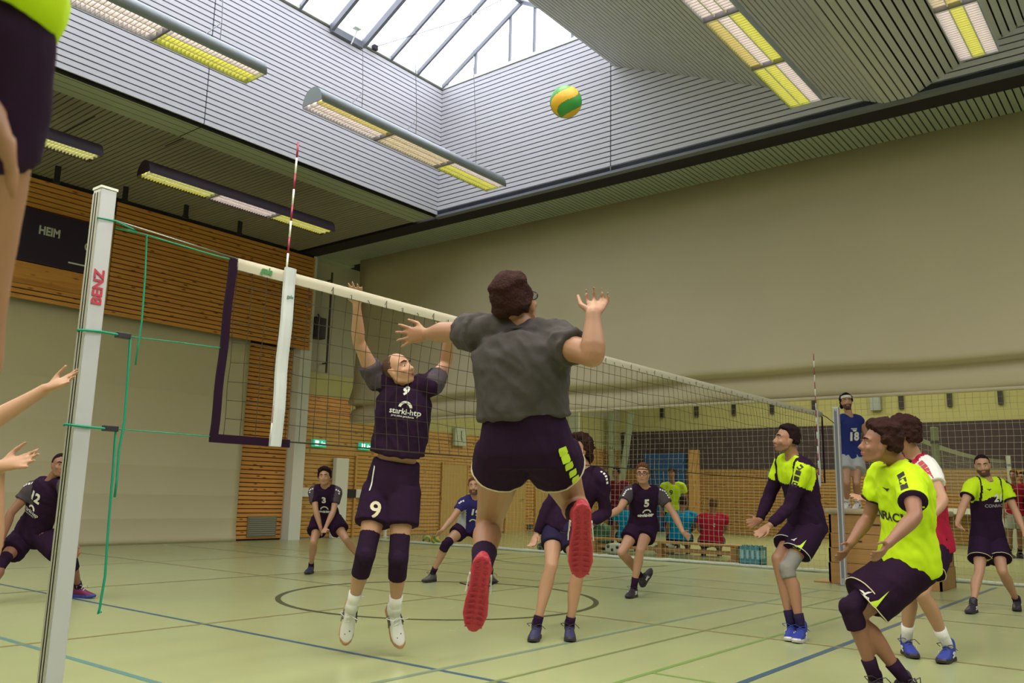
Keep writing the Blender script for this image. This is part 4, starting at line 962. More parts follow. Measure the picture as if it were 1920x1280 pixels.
def person(label, J, dep, s=1.0, skin='fair', face=0, fpitch=0, roll=0, hair=('short', 'brown', 1), beard=None, vox=.008,
           shirt=None, shorts=None, shoes=None, socks=None, pads=None, curl=.25, spread=.12, palms=(1, 1), ground=False, cat='person', girth=1.0, headdep=0, yawn=False, twist=0, glasses=False, thumbs=(1, 1), footup=None, fr=.0085, extra=None):
    K = {}; B = {k: v*s for k, v in BONE.items()}
    K['pel'] = atd(J['pel'][0], J['pel'][1], dep)
    def jt(n, par, L):
        q = J[n]; K[n] = solve(K[par], q[0], q[1], q[2] if len(q) > 2 else 0, L)
    jt('neck', 'pel', B['torso']); jt('head', 'neck', B['head'])
    for a in 'LR':
        jt('sh'+a, 'neck', B['sh']); jt('el'+a, 'sh'+a, B['ua']); jt('wr'+a, 'el'+a, B['fa']); jt('ti'+a, 'wr'+a, B['hand'])
        jt('hip'+a, 'pel', B['hip']); jt('kn'+a, 'hip'+a, B['th']); jt('an'+a, 'kn'+a, B['sn']); jt('to'+a, 'an'+a, B['ft'])
    for a in 'LR':
        q = J['to'+a]
        if len(q) > 2 and isinstance(q[2], str) and q[2][0] == 'g':
            an = K['an'+a]; dpt = (an-CP).dot(FW); ax_, ay_ = J['an'+a][:2]; L = B['ft']; lt = max(-.97*L, min(.97*L, (q[0]-ax_)*dpt/FPX))
            dd_ = math.sqrt(L*L-lt*lt)*(-1 if q[1] > ay_+.07*FPX/dpt else 1)
            K['to'+a] = an + V((math.sin(YAW), -math.cos(YAW), 0))*lt + V((math.cos(YAW), math.sin(YAW), 0))*dd_
    low = min(min(K['to'+a].z, K['an'+a].z) for a in 'LR')
    gr = any(len(J['an'+a]) > 2 and isinstance(J['an'+a][2], str) and J['an'+a][2][0] == 'g' for a in 'LR')
    base = V((K['pel'].x, K['pel'].y, 0 if (ground or gr) else max(0, low-.1)))
    if cat == 'ref': base.z = BOXTOP
    t = thing('person', label, 'person', base)
    PLOG.append((label[:30], {n: round((K[a]-K[b]).length/s, 2) for n, a, b in (('torso', 'neck', 'pel'), ('uaL', 'shL', 'elL'), ('uaR', 'shR', 'elR'), ('faL', 'elL', 'wrL'), ('faR', 'elR', 'wrR'), ('thL', 'hipL', 'knL'), ('thR', 'hipR', 'knR'), ('snL', 'knL', 'anL'), ('snR', 'knR', 'anR'), ('shw', 'shL', 'shR'))},
                 [round(K[n].z, 2) for n in ('toL', 'toR', 'anL', 'anR', 'pel')]))
    latS = (K['shR']-K['shL']).normalized(); latH = (K['hipR']-K['hipL']).normalized()
    spine = (K['neck']-K['pel']); sp = spine.normalized()
    fwdT = -latS.cross(sp).normalized()          # person's front
    fwdT = sp.cross(latS) * -1
    fwdT = (sp.cross(latS)).normalized()
    g = girth
    # ---- torso rings shared by skin and shirt
    bulge = fwdT*.02*s
    def tpt(f): return K['pel'].lerp(K['neck'], f) - fwdT*(.018*s*math.sin(max(0, min(1, f))*math.pi))
    TR = [(-.16, .150, .100), (-.04, .168, .118), (.10, .162, .112), (.30, .142, .104), (.50, .150, .112), (.70, .166, .120), (.84, .168, .112), (.94, .135, .088), (1.02, .080, .065)]
    def torso(mb, f0, f1, add, flare=0):
        rows = [(f0, None)]+[(f, 1) for f, _, _ in TR if f0 < f < f1]+[(f1, None)]
        pts = []; rad = []
        for f, _ in rows:
            for (fa, wa, da), (fb, wb_, db) in zip(TR, TR[1:]):
                if fa <= f <= fb+1e-6: u = (f-fa)/(fb-fa); wx = wa+(wb_-wa)*u; dx = da+(db-da)*u; break
            else: wx, dx = (TR[0][1], TR[0][2]) if f < TR[0][0] else (TR[-1][1], TR[-1][2])
            fl = flare*max(0, 1-(f-f0)/.35)
            pts.append(tpt(f)); rad.append((wx*s*g+add+fl, dx*s*g+add+fl))
        # ring frame: rx along shoulders/hips
        vs = []; fs = []; n = 20; N = len(pts)
        for i, p in enumerate(pts):
            u = max(0, min(1, (rows[i][0])/1.0)); lat = latH.lerp(latS, u); x, y = frame(sp, lat)
            for k in range(n):
                a = 2*math.pi*k/n; ca, sa = math.cos(a), math.sin(a)
                ca = math.copysign(abs(ca)**.85, ca); sa = math.copysign(abs(sa)**.9, sa)
                vs.append(p + x*ca*rad[i][0] + y*sa*rad[i][1])
        for i in range(N-1):
            for k in range(n): a = i*n+k; b = i*n+(k+1) % n; fs.append((a, b, b+n, a+n))
        fs.append(tuple(range(n))[::-1]); fs.append(tuple((N-1)*n+k for k in range(n))); mb.add(vs, fs)
    # ---- skin
    b = MB(); torso(b, -.12, 1.0, -.012*s)
    hd = K['head']
    fyaw = math.radians(face); fp = math.radians(fpitch)
    Fh = (-FW*math.cos(fyaw)+RT*math.sin(fyaw)); Fh.z = 0; Fh.normalize(); Fh = (Fh*math.cos(fp)+V((0, 0, 1))*math.sin(fp)).normalized()
    upn = (hd-K['neck']).normalized(); Uh = (V((0, 0, 1))*.6+upn*.4); Uh = (Uh-Fh*Uh.dot(Fh)).normalized(); Xh = Fh.cross(Uh)
    if roll: q_ = Matrix.Rotation(math.radians(roll), 3, Fh); Uh = q_ @ Uh; Xh = Fh.cross(Uh)
    hs = s*1.0
    head_mesh(b, hd, Xh, Fh, Uh, hs)
    loft(b, [K['neck']-sp*.03*s, K['neck'].lerp(hd, .35), hd-Uh*.05*s-Fh*.02*s, hd-Uh*.02*s-Fh*.02*s], [.062*s, .056*s, .054*s, .05*s], latS, 14)
    for a in 'LR':
        sh, el, wr, ti = K['sh'+a], K['el'+a], K['wr'+a], K['ti'+a]
        loft(b, [K['neck']-sp*.02*s, K['neck'].lerp(sh, .5)+sp*.012*s, sh], [.055*s, .055*s, .056*s], fwdT, 12)
        loft(b, seg(sh, el, (0, .25, .5, .75, 1)), [q*s*g for q in (.060, .056, .050, .043, .040)], fwdT, 14)
        bd_ = (el-(sh+wr)/2); bd_ = bd_.normalized() if bd_.length > .02 else fwdT
        loft(b, [sh.lerp(el, .97), el.lerp(wr, .04), el.lerp(wr, .25), el.lerp(wr, .5), el.lerp(wr, .8), wr], [q*s*g for q in (.039, .041, .044, .038, .029, .0265)], fwdT, 14)
        pn = fwdT*palms[0 if a == 'L' else 1]
        hand(b, wr, ti, pn if (ti-wr).normalized().cross(pn).length > .2 else sp, s, curl=curl[0 if a == 'L' else 1] if isinstance(curl, tuple) else curl, spread=spread, side=thumbs[0 if a == 'L' else 1], fr=fr)
        hp, kn, an, to = K['hip'+a], K['kn'+a], K['an'+a], K['to'+a]
        kf = -((hp+an)/2-kn); kf = kf.normalized() if kf.length > .03 else fwdT      # knee points this way
        loft(b, [hp, hp.lerp(kn, .2), hp.lerp(kn, .45), hp.lerp(kn, .7), hp.lerp(kn, .88), kn], [q*s*g for q in (.090, .090, .078, .064, .056, .055)], fwdT, 14)
        sd = (an-kn).normalized(); cf = kf-sd*kf.dot(sd)
        loft(b, [kn.lerp(an, -.02), kn.lerp(an, .1), kn.lerp(an, .28)-cf*.018*s, kn.lerp(an, .45)-cf*.014*s, kn.lerp(an, .7), kn.lerp(an, .92), an], [q*s*g for q in (.052, .050, .057, .051, .037, .031, .033)], fwdT, 14)
        ell(b, kn+kf*.018*s, (.036*s, .036*s, .036*s), sub=2)
        fd = (to-an)
        if len(J['to'+a]) > 2 and isinstance(J['to'+a][2], str) and J['to'+a][2][0] == 'g': fd.z = 0
        fd.normalize()
        fu = V((0, 0, 1)) if abs(fd.z) < .8 and not footup else -sd
        if footup == 'shin': fu = -sd
        K['fd'+a] = fd; K['fu'+a] = fu; u_, l_ = frame(fd, fu)
        loft(b, [an-fd*.03*s-u_*.045*s, an+fd*.05*s-u_*.045*s, an+fd*.14*s-u_*.062*s], [.030*s, .030*s, .02*s], u_, 10)
        loft(b, [an, an-u_*.05*s], [.034*s, .032*s], fd, 10)
    mats = [SK[skin]] + ([BEARD[beard]] if beard else [])
    body = solid('body', b, vox, 3, mats, t, base)
    def sethd(o, fn):
        me = o.data
        for f in me.polygons:
            q = f.center + base - hd
            if q.length < .2*s: f.material_index = fn(q.dot(Xh)/hs, q.dot(Fh)/hs, q.dot(Uh)/hs)
    if beard:
        sethd(body, lambda x, y, z: 1 if (z < -.045 and y > .0+(abs(x) > .045)*-.02 and not (abs(x) < .020 and -.077 < z < -.055 and y > .07)) and z > -.13 and (z < -.062 or abs(x) > .018 or z < -.045) and y > -.01 else 0)
    if vox <= .010 or True:
        e = MB(); ei = MB(); eb = MB(); el_ = MB()
        for sx in (-1, 1):
            c = hd+(Xh*sx*.031+Fh*.0725+Uh*.001)*hs; ell(e, c, (.0115*hs, .0115*hs, .0075*hs), Xh, Fh, Uh, 2); ell(ei, c+Fh*.0065*hs, (.0062*hs, .0058*hs, .0068*hs), Xh, Fh, Uh, 2)
            ell(el_, c+Uh*.0045*hs-Fh*.001*hs, (.0135*hs, .0125*hs, .0055*hs), Xh, Fh, Uh, 2)
            def q(x, y, z): return hd+(Xh*sx*x+Fh*y+Uh*z)*hs
            loft(eb, [q(.014, .094, .025), q(.03, .092, .031), q(.048, .076, .026)], [.0045*hs, .005*hs, .003*hs], Uh, 6)
        eo = e.build('eyes', EYEW, t, smooth=True); el_.build('eyelids', SK[skin], t, smooth=True); ei.build('irises', EYED, t, smooth=True).parent = t
        eb.build('eyebrows', HM[hair[1]], t, smooth=True)
        lp = MB(); loft(lp, [hd+(Xh*-.019+Fh*.0845+Uh*-.063)*hs, hd+(Fh*.0945+Uh*-.0615)*hs, hd+(Xh*.019+Fh*.0845+Uh*-.063)*hs], [.004*hs, .0055*hs, .004*hs], Uh, 6)
        loft(lp, [hd+(Xh*-.016+Fh*.082+Uh*-.071)*hs, hd+(Fh*.0915+Uh*-.0715)*hs, hd+(Xh*.016+Fh*.082+Uh*-.071)*hs], [.004*hs, .0055*hs, .004*hs], Uh, 6)
        lp.build('lips', LIP, t, smooth=True)
    if glasses:
        gl = MB()
        for sx in (-1, 1):
            c = hd+(Xh*sx*.033+Fh*.098+Uh*.0)*hs; gl.tube([c+(Xh*.024*math.cos(a)+Uh*.018*math.sin(a))*hs for a in [2*math.pi*i/14 for i in range(15)]], .0028*hs, 5)
            gl.tube([hd+(Xh*sx*.056+Fh*.096+Uh*.006)*hs, hd+(Xh*sx*.082+Fh*.0+Uh*.006)*hs], .0028*hs, 5)
        gl.tube([hd+(Xh*-.01+Fh*.104)*hs, hd+(Xh*.01+Fh*.104)*hs], .0028*hs, 5); gl.build('glasses', M['black'], t)
    if hair: hair_piece(t, 'hair', hd, Xh, Fh, Uh, hs, hair[0], HM[hair[1]], max(vox*.9, .007), hair[2])
    # ---- shirt
    info = dict(K=K, t=t, base=base, fwd=fwdT, sp=sp, lat=latS, s=s, hd=hd, Xh=Xh, Fh=Fh, Uh=Uh)
    def wrinkle(o, amp, sc=9, seed=0):
        me = o.data; n = len(me.vertices); co = [0.0]*(3*n); no = [0.0]*(3*n)
        me.vertices.foreach_get('co', co); me.vertex_normals.foreach_get('vector', no)
        N_ = noise.noise
        for i in range(n):
            x, y, z = co[3*i:3*i+3]
            wx = x+.05*N_(V((x*4, y*4, z*4+seed))); wz = z+.06*N_(V((x*5, y*5+seed, z*5)))
            f = 1.1*N_(V((wx*sc, y*sc, wz*sc*.6+seed))) + 1.3*(.35-abs(N_(V((wx*sc*1.3+wz*7, y*sc*1.3-wz*5, wz*sc*.5+seed+3)))))**1 + .35*N_(V((x*sc*3.5, y*sc*3.5, z*sc*2.6)))
            for k in range(3): co[3*i+k] += no[3*i+k]*amp*f
        me.vertices.foreach_set('co', co); me.update()
    if shirt:
        b = MB(); hem = shirt.get('hem', -.06); lo = shirt.get('loose', .014); nk = shirt.get('neck', .97)
        torso(b, hem, nk, lo*s, shirt.get('flare', .008)*s)
        sl = shirt.get('sleeve', .45)
        for i, a in enumerate('LR'):
            sh, el, wr = K['sh'+a], K['el'+a], K['wr'+a]
            loft(b, [K['neck']-sp*.035*s, K['neck'].lerp(sh, .55)+sp*.010*s, sh], [.062*s, .070*s, .076*s], fwdT, 14)
            if sl > 0:
                w2 = shirt.get('slw', .075)*s*g
                ts = [0, .2, min(sl, 1)] if sl <= 1 else [0, .3, .6, 1]
                rr = [max(.080*s*g, w2), w2*1.04, w2*.98] if sl <= 1 else [.070*s*g, .066*s*g, .058*s*g, .052*s*g]
                loft(b, seg(sh, el, ts), rr, fwdT, 14, caps=True) if sl > 1 else loft(b, seg(sh, el, ts), rr, fwdT, 14, caps=False)
                if sl > 1: loft(b, seg(el, wr, (0, .3, .6, .93)), [.052*s*g, .052*s*g, .044*s*g, .036*s*g], fwdT, 14, caps=False)
        so_ = solid('shirt', b, vox*1.25, 3, [CL[c] for c in shirt['col']], t, base)
        wrinkle(so_, shirt.get('wr', .006)*s, 9, s*7)
        me = so_.data
        if shirt.get('zone'):
            zf = shirt['zone']
            for f in me.polygons:
                q = f.center+base; r_ = q-K['neck']
                w_ = (r_.dot(latS)/s, r_.dot(fwdT)/s, r_.dot(sp)/s)
                # distance along nearer upper arm
                am = {}
                for a in 'LR':
                    A_ = K['el'+a]-K['sh'+a]; am[a] = ((q-K['sh'+a]).dot(A_)/A_.length_squared, ((q-K['sh'+a])-A_*((q-K['sh'+a]).dot(A_)/A_.length_squared)).length/s)
                f.material_index = zf(w_[0], w_[1], w_[2], am)
        info['shirt'] = so_; bm = bmesh.new(); bm.from_mesh(me); info['sb'] = BVHTree.FromBMesh(bm); bm.free()
        # collar
        cb_ = MB(); cc_ = K['neck']+sp*.012*s+fwdT*.0; x_, y_ = frame(sp, latS); n = 20
        cpt = [cc_ + x_*.068*s*math.cos(a)+y_*.062*s*math.sin(a) - sp*(.035*s*max(0, (y_*math.sin(a)).dot(fwdT))) for a in [2*math.pi*i/n for i in range(n+1)]]
        cb_.tube(cpt, .008*s, 6); cb_.build('collar', CL[shirt.get('collar', shirt['col'][0])], t, smooth=True)
        if shirt.get('cuff'):
            for a in 'LR':
                e0 = K['sh'+a].lerp(K['el'+a], sl); e1 = K['sh'+a].lerp(K['el'+a], sl+.03); q = MB(); w2 = shirt.get('slw', .075)*s*g*1.0
                loft(q, [e0, e1], [w2*1.0, w2*1.0], fwdT, 20, caps=False); q.build('cuff', CL[shirt['cuff']], t, smooth=True)
    if shorts:
        b = MB(); waist = shorts.get('waist', .12); lo = shorts.get('loose', .018); L = shorts.get('len', .55)
        torso(b, -.17, waist, lo*.6*s)
        for a in 'LR':
            hp, kn = K['hip'+a], K['kn'+a]
            loft(b, [hp+sp*.04*s, hp, hp.lerp(kn, L*.5), hp.lerp(kn, L)], [(.092+lo*.6)*s*g, (.098+lo)*s*g, (.094+lo*1.2)*s*g, (.084+lo*1.7)*s*g], fwdT, 18, caps=False)
        o = solid('shorts', b, vox*1.25, 3, [CL[c] for c in shorts['col']], t, base); wrinkle(o, .005*s, 8, 3)
        if shorts.get('tight'): pass
        bm = bmesh.new(); bm.from_mesh(o.data); info['shb'] = BVHTree.FromBMesh(bm); bm.free(); info['shorts'] = o
        if shorts.get('piping'):
            for a in 'LR':
                hp, kn = K['hip'+a], K['kn'+a]; e = hp.lerp(kn, L-.004); x_, y_ = frame(kn-hp, fwdT); rr = (.084+lo*1.7)*s*g*.985
                ringp = []
                for cc_i in range(33):
                    an_ = 2*math.pi*cc_i/32; p_ = e+x_*rr*math.cos(an_)+y_*rr*math.sin(an_); h_ = info['shb'].find_nearest(p_-base)
                    other = K['hip'+('R' if a == 'L' else 'L')], K['kn'+('R' if a == 'L' else 'L')]; od = other[1]-other[0]; f_ = max(0, min(L, (p_-other[0]).dot(od)/od.length_squared)); inside = (p_-other[0]-od*f_).length < (.084+lo*1.5)*s*g*.9
                    ringp.append(None if inside or h_[3] > .03 else h_[0]+base+(p_-e).normalized()*.003)
                q = MB(); run = []
                for p_ in ringp+[None]:
                    if p_ is None:
                        if len(run) > 1: q.tube(run, .0035*s, 5)
                        run = []
                    else: run.append(p_)
                if q.v: q.build('hem_piping', TX[shorts['piping']], t)
    if socks:
        for i, a in enumerate('LR'):
            c, h = socks
            kn, an = K['kn'+a], K['an'+a]; b = MB()
            f0 = 1-h/.415
            q = [(0, .033), (.08, .0335), (.2, .036), (.35, .041), (.5, .050), (.7, .058)]
            pts = [an.lerp(kn, 0)]+[an.lerp(kn, u*h/.415) for u in (.3, .6, 1)]
            def rr(f):
                for (a0, r0), (a1, r1) in zip(q, q[1:]):
                    if a0 <= f <= a1: return (r0+(r1-r0)*(f-a0)/(a1-a0)+.005)*s*g
                return .063*s*g
            loft(b, pts, [rr(0), rr(.3*h/.415), rr(.6*h/.415), rr(h/.415)], fwdT, 16, caps=False)
            b.build('sock', CL[c], t, smooth=True)
    if shoes:
        for a in 'LR':
            shoe(t, 'shoe', K['an'+a], K['fd'+a], K['fu'+a], s*1.02, SH[shoes[0]], SH[shoes[1]], laces=shoes[2] if len(shoes) > 2 else None, lacecol=SH[shoes[3]] if len(shoes) > 3 else None, accent=SH[shoes[4]] if len(shoes) > 4 else None)
    if pads:
        for a in pads[0]:
            hp, kn, an = K['hip'+a], K['kn'+a], K['an'+a]; b = MB()
            loft(b, [kn.lerp(hp, pads[2]), kn.lerp(hp, .12), kn, kn.lerp(an, .12), kn.lerp(an, pads[3])], [.066*s*g, .064*s*g, .066*s*g, .062*s*g, .060*s*g], fwdT, 16, caps=False)
            bo = ((hp+an)/2-kn); bo = -bo.normalized() if bo.length > .02 else fwdT
            ell(b, kn+bo*.024*s, (.05*s, .05*s, .06*s), sub=2)
            solid('knee_pad', b, .009, 2, [CL[pads[1]]], t, base)
    info['s'] = s; ALLP[label] = info
    return info
def chest(info, body, size, up, across=0, matl=TX['white'], name='shirt_number', sx=1, bold=.004, back=False, font_shear=0):
    """text printed on the front (or back) of the shirt; up/across in metres from the neck point"""
    K, t, s = info['K'], info['t'], info['s']; d = -info['fwd'] if not back else info['fwd']
    x = -info['lat'] if not back else info['lat']      # reading direction seen from the front
    y = info['sp']; y = (y-d*y.dot(d)).normalized(); x = (x-y*x.dot(y)).normalized()
    org = K['neck'] - y*up*s + x*across*s - d*.3
    if x.cross(y).dot(-d) < 0: x = -x
    o = text(name, body, size*s, matl, org, x, y, t, depth=0, bold=bold*s, sx=sx, shear=font_shear)
    project(o, info['sb'], info['base'], d, .004); return o
def chestpoly(info, polys, up, across=0, matl=TX['white'], name='shirt_print', back=False):
    K, t, s = info['K'], info['t'], info['s']; d = -info['fwd'] if not back else info['fwd']
    x = -info['lat'] if not back else info['lat']; y = info['sp']; y = (y-d*y.dot(d)).normalized(); x = (x-y*x.dot(y)).normalized()
    if x.cross(y).dot(-d) < 0: x = -x
    o = flatprint(name, [[(a*s, b*s) for a, b in p] for p in polys], matl, K['neck'] - y*up*s + x*across*s - d*.3, x, y, t)
    project(o, info['sb'], info['base'], d, .004); return o
def arc(r0, r1, a0, a1, n=10):
    out = []
    for i in range(n):
        b0 = a0+(a1-a0)*i/n; b1 = a0+(a1-a0)*(i+1)/n
        out.append([(r0*math.cos(b0), r0*math.sin(b0)), (r1*math.cos(b0), r1*math.sin(b0)), (r1*math.cos(b1), r1*math.sin(b1)), (r0*math.cos(b1), r0*math.sin(b1))])
    return out
def sponsor(info, up=.30, across=0, k=1.0):
    chestpoly(info, [[(a*k, b*k) for a, b in p] for p in arc(.035, .055, .15, math.pi-.15)], up-.015*k, across+.0, name='shirt_logo')
    chest(info, 'starki-htp', .060*k, up+.012*k, across, name='shirt_lettering', bold=.0008)
    chest(info, 'proactive products', .022*k, up+.046*k, across-.01, name='shirt_small_lettering', bold=.0002)
def sleevemarks(info, n=5, size=.017, matl=TX['white'], gap=.03, start=.05, a2='LR', out=.12):
    """row of small marks over shoulder and sleeve"""
    K, t, s = info['K'], info['t'], info['s']; bvh = info['sb']; base = info['base']
    for a in a2:
        sh, el = K['sh'+a], K['el'+a]; nk = K['neck']; vs = []; fs = []
        path = [nk.lerp(sh, .55), sh, sh.lerp(el, .5)]
        up = (info['sp']*.55+(sh-nk).normalized()*.45+info['fwd']*.45*(1 if out > 0 else -1)).normalized()
        tot = [(path[1]-path[0]).length, (path[2]-path[1]).length]
        for i in range(n):
            dist = (start+i*gap)*s
            if dist < tot[0]: p = path[0].lerp(path[1], dist/tot[0]); d = (path[1]-path[0]).normalized()
            else: p = path[1].lerp(path[2], (dist-tot[0])/tot[1]); d = (path[2]-path[1]).normalized()
            c = p-base+up*.25; x = (d-up*d.dot(up)).normalized(); y = up.cross(x); k = len(vs); z = size*s
            for (u_, v_) in ((-.5, -.7), (.5, -.7), (.5, .7), (-.5, .7)):
                q = c+x*u_*z*1.1+y*v_*z; hit = bvh.ray_cast(q, -up, .5)
                if hit[0] is not None: q = hit[0]+up*.005
                vs.append(q)
            fs.append((k, k+1, k+2, k+3))
        me = bpy.data.meshes.new('shoulder_marks'); me.from_pydata([tuple(v) for v in vs], [], fs); me.materials.append(matl); link('shoulder_marks', me, None, t)
def onshorts(info, polys, origin_px, matl, name='shorts_print', scale=1.0, ang=0):
    """flat print laid on the shorts where the photograph shows it"""
    t, s, base = info['t'], info['s'], info['base']; r = ray(*origin_px).normalized(); bvh = info['shb']
    hit = bvh.ray_cast(CP-base, r, 60)
    if hit[0] is None: return None
    p = hit[0]+base; nrm = hit[1]; nrm = -nrm if nrm.dot(r) > 0 else nrm
    d = -(nrm*.6 - r*.4).normalized(); x, _ = frame(d, RT); y = x.cross(d); y = y if y.z > 0 else -y
    c, sn_ = math.cos(ang), math.sin(ang); x, y = x*c+y*sn_, y*c-x*sn_
    o = flatprint(name, [[(a*s*scale, b*s*scale) for a, b in q] for q in polys], matl, p-d*.3, x, y, t); project(o, bvh, base, d, .004); return o
def shortstext(info, body, size, px, matl, ang=0, name='shorts_number', bold=.004):
    t, s, base = info['t'], info['s'], info['base']; r = ray(*px).normalized(); hit = info['shb'].ray_cast(CP-base, r, 60)
    if hit[0] is None: return
    p = hit[0]+base; nrm = hit[1]; nrm = -nrm if nrm.dot(r) > 0 else nrm; d = -(nrm*.5-r*.5).normalized(); x, _ = frame(d, RT); y = x.cross(d); y = y if y.z > 0 else -y
    c, sn_ = math.cos(ang), math.sin(ang); x, y = x*c+y*sn_, y*c-x*sn_
    o = text(name, body, size*s, matl, p-d*.3, x, y, t, depth=0, bold=bold*s); project(o, info['shb'], base, d, .004)
BIRD = [[(-.03, .012), (-.008, -.002), (0, -.012), (.008, -.002), (.03, .012), (.012, .010), (0, .002), (-.012, .010)]]
# ------------------------------------------------------------------ the players
# spiker in grey, seen from behind
spiker = person('man in grey t-shirt jumping to spike, back turned, red shoe soles showing',
    dict(pel=(988, 838), neck=(975, 622, .03), head=(967, 570, .02),
         shL=(903, 626, .05), elL=(838, 622, '+'), wrL=(802, 626, '+'), tiL=(758, 629, .02),
         shR=(1040, 640, -.04), elR=(1112, 668, "-"), wrR=(1112, 588, .06), tiR=(1124, 560, .13),
         hipL=(946, 842, .02), knL=(916, 985, .27), anL=(902, 1072, -.36), toL=(890, 1160, -.02),
         hipR=(1030, 846, .0), knR=(1078, 950, .30), anR=(1088, 972, -.38), toR=(1086, 1042, .0)),
    3.62, s=1.06, skin='mid', face=152, fpitch=30, hair=('short', 'brown', 3), vox=.0065, girth=1.08,
    shirt=dict(col=['grey'], hem=.26, loose=.016, sleeve=.52, slw=.068, wr=.015, flare=.012), shorts=dict(col=['black'], waist=.32, loose=.016, len=.27, piping='tan'),
    socks=('black', .17), shoes=('redsole', 'redsole', 1, 'black', 'white'), curl=(.15, .75), spread=.24, palms=(1, -1), footup='shin', glasses=True)

for i in range(5):
    px, py = ((1056, 846), (1061, 860), (1067, 873), (1074, 886), (1079, 898))[i]
    onshorts(spiker, [[(-.020, -.017), (.014, -.019), (.020, -.010), (.018, .016), (-.016, .019), (-.021, .010)]], (px, py), TX['lime'], 'shorts_mark', .95, .35)
# blocker number nine
p = nine = person('balding blocker in black shirt with white lettering jumping at the net, white socks and shoes',
    dict(pel=(735, 915), neck=(762, 722, .0), head=(748, 694, -.02),
         shL=(808, 722, -.05), elL=(836, 682, '+'), wrL=(843, 622, '-'), tiL=(838, 588, '-'),
         shR=(705, 712, .05), elR=(672, 640, '-'), wrR=(669, 572, '-'), tiR=(667, 524, '-'),
         hipL=(757, 918, -.02), knL=(747, 1046, '-'), anL=(741, 1148, '+'), toL=(756, 1206, '-'),
         hipR=(712, 918, .02), knR=(685, 1040, '-'), anR=(659, 1142, '+'), toR=(650, 1204, '-')),
    6.22, s=1.13, skin='fair', face=52, fpitch=20, roll=0, hair=('bald', 'grey', 4), vox=.009, girth=.98,
    shirt=dict(col=['black', 'char'], hem=.33, loose=.020, sleeve=.42, slw=.072, wr=.010, flare=.02, zone=lambda x, y, z, am: 1 if min(am['L'][1] if -.1 < am['L'][0] < .6 else 9, am['R'][1] if -.1 < am['R'][0] < .6 else 9) < .11 and abs(x) > .15 else 0),
    shorts=dict(col=['black'], waist=.27, loose=.018, len=.54), socks=('white', .13), shoes=('white', 'gum', 1, 'white', 'grey'), pads=('LR', 'pad', .34, .36), curl=.12, spread=.14, palms=(1, 1), thumbs=(1, 1))
sponsor(nine, .15, .055, .85)
chest(nine, '9', .07, .03, .04, bold=.004)
shortstext(nine, '9', .15, (704, 957), TX['tan'], .0, bold=.003)
onshorts(nine, [[(-.006, -.10), (.004, -.10), (.03, .05), (.02, .06)]], (697, 890), TX['white'], 'side_stripe', 1.0, 0)
# number seven-ish: long-sleeved blocker behind the spiker
bl2 = person('curly-haired blocker in a long-sleeved black top standing behind the spiker, dark low shoes',
    dict(pel=(1056, 985), neck=(1098, 880, .0), head=(1083, 846, -.03),
         shL=(1128, 898, -.10), elL=(1136, 962, '+'), wrL=(1090, 985, '-'), tiL=(1062, 990, '-'),
         shR=(1066, 892, .12), elR=(1030, 945, '-'), wrR=(1006, 1002, '-'), tiR=(994, 1034, '-'),
         hipL=(1070, 985, -.05), knL=(1084, 1072, '-'), anL=(1068, 1170, 'g.1'), toL=(1066, 1192, 'g.03'),
         hipR=(1040, 985, .05), knR=(1033, 1062, '-'), anR=(1006, 1170, 'g.1'), toR=(997, 1192, 'g.03')),
    7.5, s=1.05, skin='fair', face=-48, fpitch=12, hair=('curly', 'brown', 7), vox=.009, beard=None,
    shirt=dict(col=['black', 'char'], hem=-.06, loose=.016, sleeve=2, wr=.008), shorts=dict(col=['navy'], waist=.1, loose=.008, len=.50), socks=('black', .07), shoes=('navy', 'black', 1, 'black'), curl=.35, spread=.1)
sleevemarks(bl2, 5, .014, TX['white'], .03, .03)
# number three
n3 = person('player number 3 in black waiting in the far left half with hands joined low',
    dict(pel=(612, 968), neck=(610, 912, -.16), head=(608, 894, -.08),
         shL=(632, 922, .02), elL=(625, 958, '-'), wrL=(610, 990, '-'), tiL=(605, 1003, '-'),
         shR=(588, 920, .02), elR=(592, 956, '-'), wrR=(602, 992, '-'), tiR=(606, 1004, '-'),
         hipL=(624, 972, 0), knL=(648, 1010, '-'), anL=(674, 1046, '+'), toL=(680, 1062, '-'),
         hipR=(600, 972, 0), knR=(588, 1016, '-'), anR=(583, 1061, 'g.1'), toR=(581, 1074, 'g.03')),
    12.4, s=1.0, skin='fair', face=4, fpitch=4, hair=('full', 'dark', 9), beard=None, vox=.011,
    shirt=dict(col=['black', 'char'], hem=-.05, loose=.016, sleeve=.62, slw=.075, wr=.006, zone=lambda x, y, z, am: 1 if abs(x) > .15 and z > -.28 else 0), shorts=dict(col=['black'], len=.6, loose=.03), socks=('black', .06), shoes=('navy', 'black'), ground=True, curl=.3, spread=.05)
chest(n3, '3', .13, .16, 0, bold=.006); chestpoly(n3, arc(.045, .062, .15, math.pi-.15), .32, 0, name='shirt_logo'); chest(n3, 'starki-htp', .04, .345, 0, name='shirt_lettering')
sleevemarks(n3, 4, .016, TX['white'], .03, .03)
